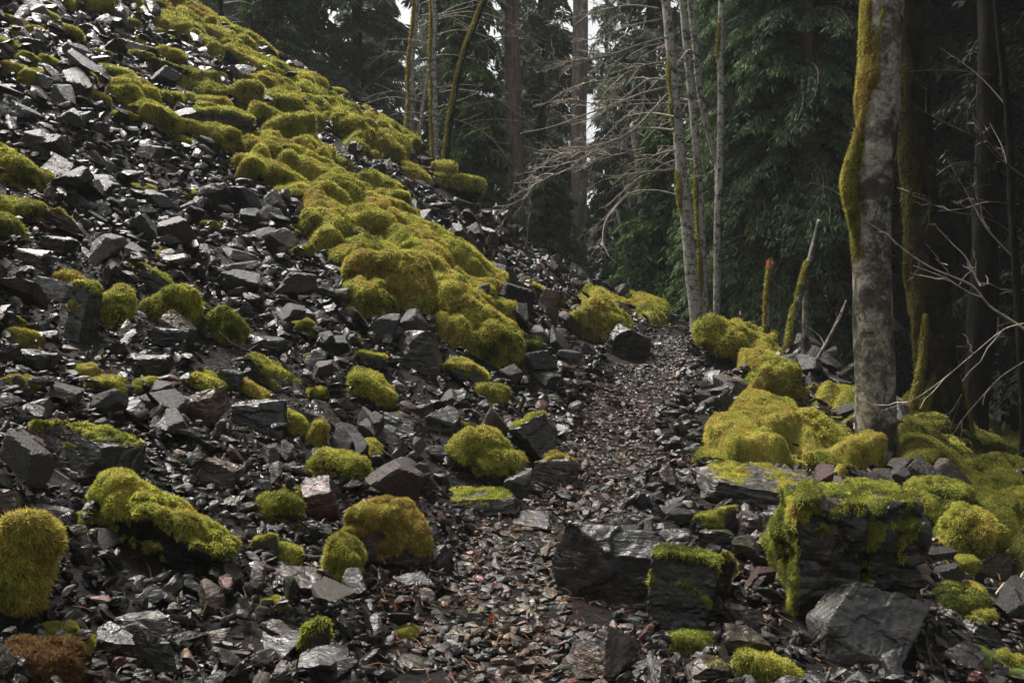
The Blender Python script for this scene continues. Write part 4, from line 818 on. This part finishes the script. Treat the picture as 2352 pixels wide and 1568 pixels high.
# alders with lichen in the middle distance
Zp = lambda *L: [((800 + x * .3401), y * .3401) for x, y in L]
A1b = [Zp((2220,1320),(2080,1280),(1900,1300),(1760,1440),(1650,1570)), Zp((2200,1140),(1990,1190),(1860,1290),(1740,1400)), Zp((2210,1015),(2080,1040),(1920,1130),(1800,1230)), Zp((2120,1150),(1980,1180),(1750,1220),(1500,1170)),
       Zp((2200,880),(2080,840),(1900,820)), Zp((2200,790),(2060,735),(1890,733)), Zp((2150,590),(1990,640),(1860,700),(1640,790),(1400,890),(1190,950)), Zp((2140,540),(2030,530),(1900,620),(1700,760),(1480,800)),
       Zp((2200,1130),(2000,1060),(1900,1020),(1740,1000),(1600,1060),(1480,1150),(1280,1230),(1150,1370),(980,1400)), Zp((2000,1000),(1780,1040),(1600,1000),(1400,1020),(1200,1180)), Zp((2150,640),(1900,900),(1650,1000),(1420,1060),(1180,1010)),
       Zp((2120,300),(2040,210),(1940,180),(1800,260)), Zp((2130,420),(1990,440),(1800,520),(1560,560),(1300,700)), Zp((2160,250),(1960,320),(1720,420),(1480,470),(1250,500)), Zp((2120,130),(1900,180),(1700,260),(1500,300)),
       Zp((2100,60),(1900,20),(1640,60),(1400,100)), Zp((2180,700),(2000,690),(1750,700),(1500,640),(1250,680)), Zp((1900,1300),(1740,1480),(1700,1640),(1730,1750)), Zp((2250,400),(2330,300),(2420,330))]
trunk_tree("alder_tree", [(1600,738),(1590,650),(1578,520),(1566,400),(1556,290),(1548,200),(1538,90),(1526,-40)], [15,14.5,14,13,12,11.5,11,10], 15.6, M_ALDER, "white spotted alder with many bare twiggy boughs reaching left over the trail",
    seed=21, top=6, branches=[(b, .026 if k < 9 else .021) for k, b in enumerate(A1b)], twig_levels=3, dens=9.5, b_mat=M_TWIG, bd=15.3, moss=.25, moss_zone=[(440,30,1.2),(250,30,1),(170,25,1)], sides=18, lmul=.42)
trunk_tree("alder_tree", [(1618,732),(1616,640),(1610,520),(1604,410),(1596,300),(1584,180),(1572,60),(1562,-40)], [10,10,9.5,9,9,8.5,8,7.5], 15.9, M_ALDER, "slender spotted alder close beside the right of the twiggy one", seed=22, top=5, moss=.35, moss_zone=[(620,60,1),(470,60,1)],
    branches=random_boughs([(1616,640),(1604,410),(1596,300),(1584,180),(1572,60)], 71, 9, -1, 130), twig_levels=3, dens=5, lmul=.45)
trunk_tree("alder_tree", [(1648,500),(1652,430),(1655,300),(1656,200),(1655,100),(1658,-40)], [8,8,7.5,7.5,7,7], 15.5, M_ALDER, "straight pale alder stem rising in front of the drooping cedar", seed=23, top=5, moss=.3, moss_zone=[(100,40,1)], branches=[([(1652,380),(1620,400),(1590,395)], .006), ([(1655,60),(1700,40),(1740,60)], .008)], twig_levels=1, dens=4)
trunk_tree("alder_tree", [(1650,420),(1640,350),(1622,280),(1606,200),(1598,120),(1580,-40)], [8,8,7.5,7,7,6.5], 16.0, M_ALDER, "slanting thin alder crossing between the straight stem and the slender one", seed=24, top=4, branches=random_boughs([(1640,350),(1622,280),(1606,200),(1598,120)], 72, 6, -1, 110), twig_levels=2, dens=6)
trunk_tree("alder_tree", [(1495,680),(1480,560),(1470,440),(1462,360),(1452,285)], [7,7,7,6.5,6], 22, M_ALDER, "crooked pale stem partly behind the bright hemlock", seed=25, top=None, branches=[([(1452,285),(1470,270),(1475,200)], .05), ([(1455,300),(1500,330),(1545,350)], .03), ([(1460,350),(1400,360),(1330,380)], .025)], twig_levels=2, dens=4)
trunk_tree("alder_tree", [(1448,690),(1440,600),(1428,540),(1415,470)], [5,5,4.5,4], 23, M_ALDER, "small leaning alder between the crooked pale stem and the great fir trunk", seed=26, branches=[([(1420,500),(1380,520),(1345,560)], .02), ([(1440,600),(1400,570),(1340,560)], .015)], twig_levels=2, dens=4)
for seed, pts, hw, d, lab, nb, ms in [
    (31, [(936,360),(940,300),(946,230),(944,150),(952,70),(960,-40)], [10,9.5,9,8,7,7], 23, "mossy alder rising behind the golden crest boulder, leftmost of that trio", 9, .5),
    (32, [(1002,385),(999,300),(997,210),(994,120),(997,40),(992,-40)], [9,8,8,7,7,6], 22, "upright white alder in the middle of the crest trio", 8, .2),
    (33, [(1024,395),(1030,310),(1045,215),(1062,140),(1090,60),(1130,-40)], [7.5,7,6.5,6,6,5.5], 21.5, "dark mossy alder leaning right above the tabletop boulder", 8, .6),
    (34, [(958,360),(966,290),(975,220),(985,160)], [4.5,4,4,3.5], 22.5, "thin pale sapling between the leftmost and middle crest alders", 4, .1)]:
    trunk_tree("alder_tree", pts, hw, d, M_ALDER if seed != 33 else M_MOSSBARK, lab, seed=seed, top=5 if seed != 34 else None, moss=ms, branches=random_boughs(pts, seed, nb, 0, 200), twig_levels=3, dens=3.9, b_mat=M_TWIG if seed != 33 else M_TWIG_DARK, sides=16, lmul=.45)
trunk_tree("fir_tree", [(1331,660),(1330,560),(1330,450),(1329,300),(1332,150),(1334,-60)], [21,19,18,18,18,17], 28, M_FIR, "great pale brown fir trunk standing straight beyond the trail crest", seed=41, top=16, sides=30, rough=.06, npt=60, flare=.15, branches=random_boughs([(1330,300)] * 2 + [(1332,100),(1334,-60)], 5, 6, 0, 120), b_mat=M_TWIG_DARK, twig_levels=2, dens=4)
trunk_tree("cedar_tree", [(1192,590),(1188,500),(1184,380),(1179,250),(1176,120),(1175,-60)], [22,20,19,18,17,16], 31, M_CEDARBARK, "massive reddish trunk left of the pale brown fir trunk", seed=42, top=16, sides=30, rough=.06, npt=60, flare=.2, branches=random_boughs([(1182,300)] * 2 + [(1176,100),(1175,-60)], 6, 6, 0, 130), b_mat=M_TWIG_DARK, twig_levels=2, dens=4)
for seed, pts, hw, d, lab in [(51, [(508,70),(507,30),(505,-60)], [5.5,5.5,5], 23, "dark slim trunk against white sky where the crest leaves the frame"), (52, [(583,130),(581,60),(578,-60)], [7,7,6.5], 25, "dark trunk on the crest just right of the slim one"), (53, [(700,230),(702,100),(705,-60)], [4,4,3.5], 30, "faint thin trunk in the mist behind the small crest fir")]:
    trunk_tree("fir_tree", pts, hw, d, M_DARKBARK, lab, seed=seed, top=12, branches=random_boughs([pts[0], pts[0], pts[1], pts[2]], seed, 6, 0, 110), b_mat=M_TWIG_DARK, twig_levels=2, dens=4)

def ground_at(u, v, d):
    p = at(u, v, d); return (p[0], p[1], height(p[0], p[1])[0] - .15)
# drooping cedars right of the alders, hemlocks, dark evergreens
put_conifer(conifer(61, 16, .3, 2.1, 340, 170, .16, .034, .62, (.06, .098, .045), (.135, .20, .088), .6, .2), ground_at(1740, 600, 17), "tall drooping blue-green cedar filling the gap right of the alders", name="cedar_tree", bark=M_CEDARBARK)
put_conifer(conifer(62, 14, .2, 2.0, 320, 160, .15, .032, .65, (.045, .075, .035), (.10, .15, .07), .6, .2), ground_at(1850, 600, 16), "darker drooping cedar between the tall cedar and the blotched trunk", name="cedar_tree", bark=M_CEDARBARK)
put_conifer(conifer(63, 15, .2, 2.2, 260, 120, .2, .045, .6, (.04, .065, .03), (.08, .125, .055), .6, .2), ground_at(1655, 600, 23), "cedar standing behind the spotted alders", name="cedar_tree", bark=M_CEDARBARK)
put_conifer(conifer(64, 5.6, .1, 1.9, 150, 60, .22, .06, .4, (.035, .06, .018), GH, .8, .08), ground_at(1520, 700, 21), "bright young hemlock with layered sprays left of the spotted alders", name="hemlock_tree")
put_conifer(conifer(65, 3.2, .05, 1.2, 80, 50, .18, .05, .4, (.035, .06, .018), GH, .8, .06), ground_at(1600, 700, 19), "knee-high green hemlock at the feet of the spotted alders", name="hemlock_tree")
put_conifer(conifer(66, 9.5, .2, 1.9, 170, 70, .32, .085, .5, (.04, .075, .022), (.10, .15, .04), .9, .12), ground_at(1085, 500, 25), "light green young cedar between the crest alders and the reddish trunk", name="cedar_tree", bark=M_CEDARBARK)
put_conifer(conifer(67, 7.5, .2, 1.5, 110, 50, .35, .07, .25, (.03, .05, .018), (.07, .10, .035), .9, .1, sparse=.1), ground_at(632, 200, 24), "small thin fir on the crest of the slope in the mist", name="fir_tree")
put_conifer(conifer(68, 4.5, .1, 1.8, 110, 50, .24, .06, .4, (.03, .05, .018), (.055, .085, .03), .8, .07), ground_at(1260, 620, 26), "low dark hemlock between the reddish trunk and pale brown fir", name="hemlock_tree")
put_conifer(conifer(69, 5, .1, 1.8, 110, 50, .24, .06, .4, (.03, .05, .018), (.055, .085, .03), .8, .07), ground_at(1395, 640, 27), "low dark hemlock just right of the pale brown fir trunk", name="hemlock_tree")
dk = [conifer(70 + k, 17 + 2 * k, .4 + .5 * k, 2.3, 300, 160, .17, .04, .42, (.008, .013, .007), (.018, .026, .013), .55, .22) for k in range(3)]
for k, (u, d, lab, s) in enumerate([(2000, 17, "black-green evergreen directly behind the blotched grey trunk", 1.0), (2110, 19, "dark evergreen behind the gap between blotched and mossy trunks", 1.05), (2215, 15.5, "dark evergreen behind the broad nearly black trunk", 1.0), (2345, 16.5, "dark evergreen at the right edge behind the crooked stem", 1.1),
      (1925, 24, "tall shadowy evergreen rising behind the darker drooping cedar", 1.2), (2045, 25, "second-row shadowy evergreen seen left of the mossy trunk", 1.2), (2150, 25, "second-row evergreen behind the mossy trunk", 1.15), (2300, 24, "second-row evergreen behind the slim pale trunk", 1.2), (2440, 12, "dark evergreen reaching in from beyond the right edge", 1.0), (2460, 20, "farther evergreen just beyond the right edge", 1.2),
      (3150, 6.6, "unseen near evergreen added outside the right edge to darken the bank", 1.0), (2900, 9.5, "unseen evergreen added outside the right edge beyond the nearer one", 1.0)]):  # last two trees are unseen, added to block skylight from the right
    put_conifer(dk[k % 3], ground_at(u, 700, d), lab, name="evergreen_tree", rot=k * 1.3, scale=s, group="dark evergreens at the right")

# misty forest behind, foliage colours lightened to stand in for thicker mist
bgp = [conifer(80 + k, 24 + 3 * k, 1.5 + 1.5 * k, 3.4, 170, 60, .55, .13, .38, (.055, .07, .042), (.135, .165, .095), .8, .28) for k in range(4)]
base_objs = []
r = np.random.default_rng(5); rows = [(34, 210), (43, 210), (54, 180), (68, 150)]
bgi = []
for ri, (d, st) in enumerate(rows):
    for u in np.arange(430 + ri * 37, 2420, st):
        uu = u + r.uniform(-30, 30); dd = d * r.uniform(.93, 1.08)
        if ri < 2 and (abs(uu - 1180) < 45 or abs(uu - 1331) < 40): continue
        if ri == 0 and 1250 < uu < 1420: continue
        if ri >= 1 and uu < 1500 and r.random() < .3: continue
        bgi.append((uu, dd, ri))
bgi += [(1392, 58, 2), (1290, 70, 3), (820, 60, 2), (560, 56, 2)]
for k, (u, d, ri) in enumerate(bgi):
    loc = ground_at(u, 600, d); sc = r.uniform(.8, 1.12); j = k % 4
    if k < 4: o = put_conifer(bgp[j], loc, "x", name="conifer_tree", rot=r.uniform(0, 6), scale=sc); base_objs.append(o)
    else: o = copy_thing(base_objs[j], loc, (0, 0, r.uniform(0, 6)), (sc, sc, sc * r.uniform(.9, 1.1)))
    bg_lab = ["front row", "second row", "third row", "farthest row"][ri]; o['group'] = "misty conifers behind, " + bg_lab; o['category'] = "tree"
    bgi[k] = (u, d, ri, o)
# ------------------------------------------------------------------ bare pale boughs at the right, fallen sticks
def bough(name, polys, d, rad, label, mat, seed, levels=2, dens=4, cat="branch"):
    r = np.random.default_rng(seed); parts = []
    for pts, k in polys:
        P = pix_path(pts, d); P[:, 1] += np.linspace(0, .25, len(P)) * k; parts += grow(smooth_path(P, 26), rad * k, levels, r, -.02, dens, 6, .9)
    V, F, C = join(parts); b = V.mean(0); o = mk(name, V - b, F, mat, smooth=True); o.location = b.tolist(); tag(o, label, cat); return o
bough("bare_branch", [([(2352,755),(2317,728),(2283,701),(2253,657),(2209,633),(2165,612),(2114,575),(2070,531)], 1.0), ([(2253,657),(2251,643),(2232,589),(2209,558),(2178,517)], .7)], 6.6, .012, "pale forked bough sweeping down across the dark mossy trunk", M_TWIG, 1)
bough("bare_branch", [([(2352,742),(2311,759),(2249,817),(2199,867),(2131,922),(2062,951)], 1.0)], 6.2, .006, "thin pale bough arching low toward the blotched trunk's foot", M_TWIG, 2, 1)
bough("bare_branch", [([(2352,408),(2300,360),(2266,316),(2182,269),(2131,231),(2083,180)], 1.0), ([(2300,360),(2268,300),(2250,220)], .7)], 7, .011, "slim mossy bough crossing high behind the blotched trunk", M_TWIG_DARK, 3)
bough("bare_branch", [([(2352,830),(2310,870),(2270,930),(2240,985)], 1.0)], 6.5, .007, "short pale twig hanging at the right edge over the moss", M_TWIG, 4, 1)
bough("bare_branch", [([(2360,560),(2280,500),(2200,480),(2120,440)], 1.0), ([(2280,500),(2220,420),(2150,330)], .8), ([(2340,470),(2250,450),(2160,380)], .8)], 8.6, .008, "web of fine dark twigs between the crooked stem and mossy trunk", M_TWIG_DARK, 5, 3, 4)
bough("bare_branch", [([(2210,905),(2190,960),(2150,1040),(2110,1080)], 1.0), ([(2205,920),(2200,980),(2190,1060)], .8)], 7.6, .007, "drooping brownish twigs over the green moss dome", M_TWIG_DARK, 6, 2, 4)
def stick(u0, v0, u1, v1, rad, label, mat, seed, side=2, lift=.05, cat="stick", bend=.06):
    r = np.random.default_rng(seed); d0, d1 = hit(u0, v0) or 15, hit(u1, v1) or 15; A, B = at(u0, v0, d0), at(u1, v1, d1); A[2] += lift; B[2] += lift; t = np.linspace(0, 1, 12)[:, None]; P = A + (B - A) * t
    L = np.linalg.norm(B - A); P = P + np.sin(t * math.pi) * r.normal(0, bend, 3) * L + r.normal(0, .012, P.shape) * L; P[:, 2] = np.maximum(P[:, 2], height(P[:, 0], P[:, 1]) + lift * .6)
    V, F, C = join(grow(P, rad, 1, r, .05, side, 6, .8, lmul=.35)); b = V.mean(0); o = mk("fallen_stick", V - b, F, mat, smooth=True); o.location = b.tolist(); tag(o, label, cat)
stick(1098, 640, 1210, 765, .014, "dark fallen stick lying on the scree beside the huge ochre hump", M_TWIG_DARK, 1)
stick(2150, 1135, 2440, 1200, .012, "long brown stick resting on rocks behind the big layered block", M_TWIG_DARK, 2, 5, .16)
stick(2305, 1225, 2445, 1275, .010, "pale knobbly stick on the moss right of the mossy shouldered boulder", M_TWIG, 3, 3, .14)
stick(2280, 1410, 2440, 1385, .008, "thin pale twig in front of the brown rock fin", M_TWIG, 4, 4, .12)
stick(500, 790, 610, 850, .004, "hair-thin twig hooked over stones beside the lime moss dome", M_TWIG_DARK, 5, 1, .1)
stick(800, 600, 830, 520, .006, "small bare twig sticking from the moss rib", M_TWIG, 6, 2, .12)
stick(880, 1310, 920, 1260, .003, "short dead fern stalk on the near stones", M_TWIG_DARK, 7, 3, .04)
stick(925, 1540, 985, 1552, .006, "short orange brown twig in the soil at the near end of the trail", M_TWIG, 8, 1, .03)
stick(400, 90, 470, 150, .010, "wiry dead shrub twig on the upper slope below the crest trunks", M_TWIG_DARK, 9, 9, .2)
stick(440, 30, 480, 170, .008, "upright wiry twig beside the upper slope's dead shrub", M_TWIG_DARK, 10, 8, .3)
stick(2110, 1300, 2145, 1600, .014, "dark trailing root beside the shining slab", M_DARKBARK, 11, 3, .1)
for k in range(7):
    u, v = [(700, 520), (640, 300), (905, 1395), (1320, 1240), (1650, 860), (250, 560), (1130, 1420)][k]; d = hit(u, v); p = at(u, v, d - .08)
    a = np.linspace(0, 2 * math.pi, 11)[:-1]; s = .022 + .004 * d * .5; V = np.stack([np.cos(a) * s, np.sin(a) * s * .6, .25 * s * np.cos(2 * a)], 1); V = np.concatenate([V, [[0, 0, -.1 * s]]]); F = np.array([[i, (i + 1) % 10, 10] for i in range(10)])
    o = mk("dead_leaf", V, F, M_LEAF, col=np.tile([.22, .055, .018], (11, 1))); o.location = p.tolist(); o.rotation_euler = (.5, .3 * k, k); tag(o, "rust coloured dead leaf lying on the wet stones", "leaf", "dead leaves dotted over the scree")

def fern(u, v, size, seed, label):
    r = np.random.default_rng(seed); d = hit(u, v) or 15; p = at(u, v, d - .06); Vs, Cs = [], []
    for k in range(9):
        az = k * .7 + r.uniform(-.2, .2); L = size * r.uniform(.7, 1.1); t = np.linspace(0, 1, 26); D = np.array([math.cos(az), math.sin(az), 0]); S = np.array([-D[1], D[0], 0])
        A = D * (L * t)[:, None] + np.array([0, 0, 1]) * (L * (.62 * t - .75 * t ** 2))[:, None]; wl = L * .22 * np.sin(np.pi * (t * .93 + .07)) ** .8; c = np.array([.07, .095, .02]) * r.uniform(.6, 1.2)
        for sg in (-1, 1):
            for i in range(1, 25):
                tip = A[i] + sg * S * wl[i] + D * wl[i] * .35 - np.array([0, 0, .15]) * wl[i]; Vs += [A[i] - D * L * .012, A[i] + D * L * .018, tip]; Cs += [c, c, c * 1.15]
    V = np.array(Vs); o = mk("fern", V, np.arange(len(V)).reshape(-1, 3), M_LEAF, col=np.array(Cs)); o.location = p.tolist(); tag(o, label, "fern")
fern(2320, 1535, .30, 1, "feathery light green fern in the bottom right corner")
fern(2215, 1500, .20, 2, "small fern below the wet bluish stone right of the shining slab")
fern(2150, 1010, .34, 3, "dim fern at the foot of the dark mossy trunk")
fern(1548, 752, .4, 4, "low green fern beside the trail crest under the young hemlock")

# needles, stalks and scraps of bark between the stones
r = np.random.default_rng(123); n = 26000; X, Y = r.uniform(-5, 5.5, n), r.uniform(1.5, 10, n); Z = height(X, Y); P = np.stack([X, Y, Z], 1); N = normal(X, Y); td = trail_dist(X, Y)
keep = (np.abs(X) < Y * .8 + .8) & (r.random(n) < np.where(td < .7, 1, .45)); P, N = P[keep], N[keep]; n = len(P); P = P + N * r.uniform(.0, .05, (n, 1)); D = r.normal(0, 1, (n, 3)); D -= (D * N).sum(1)[:, None] * N * .85; D /= np.linalg.norm(D, axis=1)[:, None]
Wd = np.cross(D, N + r.normal(0, .3, (n, 3))); Wd /= np.linalg.norm(Wd, axis=1)[:, None]; L = (.012 + .05 * r.random(n) ** 3)[:, None]; w = (.0012 + .0022 * r.random(n) ** 2)[:, None]; bow = N * L * r.uniform(-.1, .25, (n, 1))
V = np.stack([P - D * L - Wd * w, P - D * L + Wd * w, P + bow - Wd * w, P + bow + Wd * w, P + D * L - Wd * w * .4, P + D * L + Wd * w * .4], 1).reshape(-1, 3); b = np.arange(n)[:, None] * 6
F = np.concatenate([b + np.array([[0, 1, 3, 2]]), b + np.array([[2, 3, 5, 4]])]); c = np.array([[.16, .085, .04], [.09, .045, .022], [.22, .13, .06], [.12, .04, .018]])[r.integers(0, 4, n)]
tag(mk("forest_litter", V, F, M_LEAF, col=np.repeat(c, 6, 0)), "brown needles and scraps of twig scattered between the stones", "litter", kind='stuff')

# mist in the forest air
bm = bmesh.new(); bmesh.ops.create_cube(bm, size=1.0); me = bpy.data.meshes.new("haze"); bm.to_mesh(me); bm.free(); hz = bpy.data.objects.new("haze", me); COL.objects.link(hz)
hz.scale = (600, 620, 120); hz.location = (0, 180, 46); hm = bpy.data.materials.new("haze"); hm.use_nodes = True; t = hm.node_tree; t.nodes.clear(); pv = t.nodes.new("ShaderNodeVolumePrincipled"); pv.inputs['Density'].default_value = .0008; pv.inputs['Color'].default_value = (.92, .96, .97, 1)
mo_ = t.nodes.new("ShaderNodeOutputMaterial"); t.links.new(pv.outputs[0], mo_.inputs['Volume']); me.materials.append(hm); tag(hz, kind='stuff'); hz['label'] = "thin pale mist hanging in the forest air"

# ------------------------------------------------------------------ labels for the many stones and far trees, told from their neighbours
COLW = {'char': 'black', 'slate': 'dark grey', 'grey': 'mid grey', 'brown': 'brown', 'tan': 'tan', 'pink': 'pinkish', 'red': 'dark red', 'mossy': 'half-mossed', 'mossfull': 'moss-covered'}
def where(du, dv):
    a = math.degrees(math.atan2(dv, du)) % 360
    return ["right of", "below right of", "below", "below left of", "left of", "above left of", "above", "above right of"][int((a + 22.5) // 45) % 8]
seen = {o.get('label') for o in scene.objects if o.get('label')}
for o, u, v, d, cw, sh, sz in sorted(stones_auto, key=lambda a: -a[6]):
    shw = {'slab': 'slab', 'block': 'block', 'wedge': 'wedge', 'moss': 'boulder'}[sh]; near = sorted(landmarks, key=lambda q: (q[0] - u) ** 2 + (q[1] - v) ** 2)[:6]; done = None
    for size in (["large", "small"] if sz > 45 else ["small", "little"] if sz > 28 else ["little", "tiny"]):
        for q in near:
            s = f"{size} {COLW[cw]} {shw} {where(u - q[0], v - q[1])} the {q[3]}"
            if s not in seen: done = s; break
        if done: break
    seen.add(done); tag(o, done or s, "stone" if sh != 'moss' else "boulder", "loose slate stones on the slope" if sh != 'moss' else "mossy boulders strewn over the slope")
marks = [(508, "slim crest trunk"), (583, "second crest trunk"), (635, "small crest fir"), (705, "faint thin trunk"), (820, "golden crest boulder"), (940, "leftmost crest alder"), (1000, "middle crest alder"), (1060, "leaning crest alder"), (1180, "reddish trunk"), (1331, "pale brown fir trunk"),
         (1440, "small leaning alder"), (1520, "young hemlock"), (1600, "spotted alders"), (1700, "tall drooping cedar"), (1850, "darker cedar"), (2010, "blotched grey trunk"), (2130, "mossy trunk"), (2250, "black trunk"), (2350, "crooked black stem")]
for u, d, ri, o in bgi:
    for q in sorted(marks, key=lambda q: abs(q[0] - u)):
        s = f"misty conifer of the {['front', 'second', 'third', 'farthest'][ri]} row, {'just left of' if u < q[0] else 'just right of'} the {q[1]}"
        if s not in seen: break
    seen.add(s); o['label'] = s
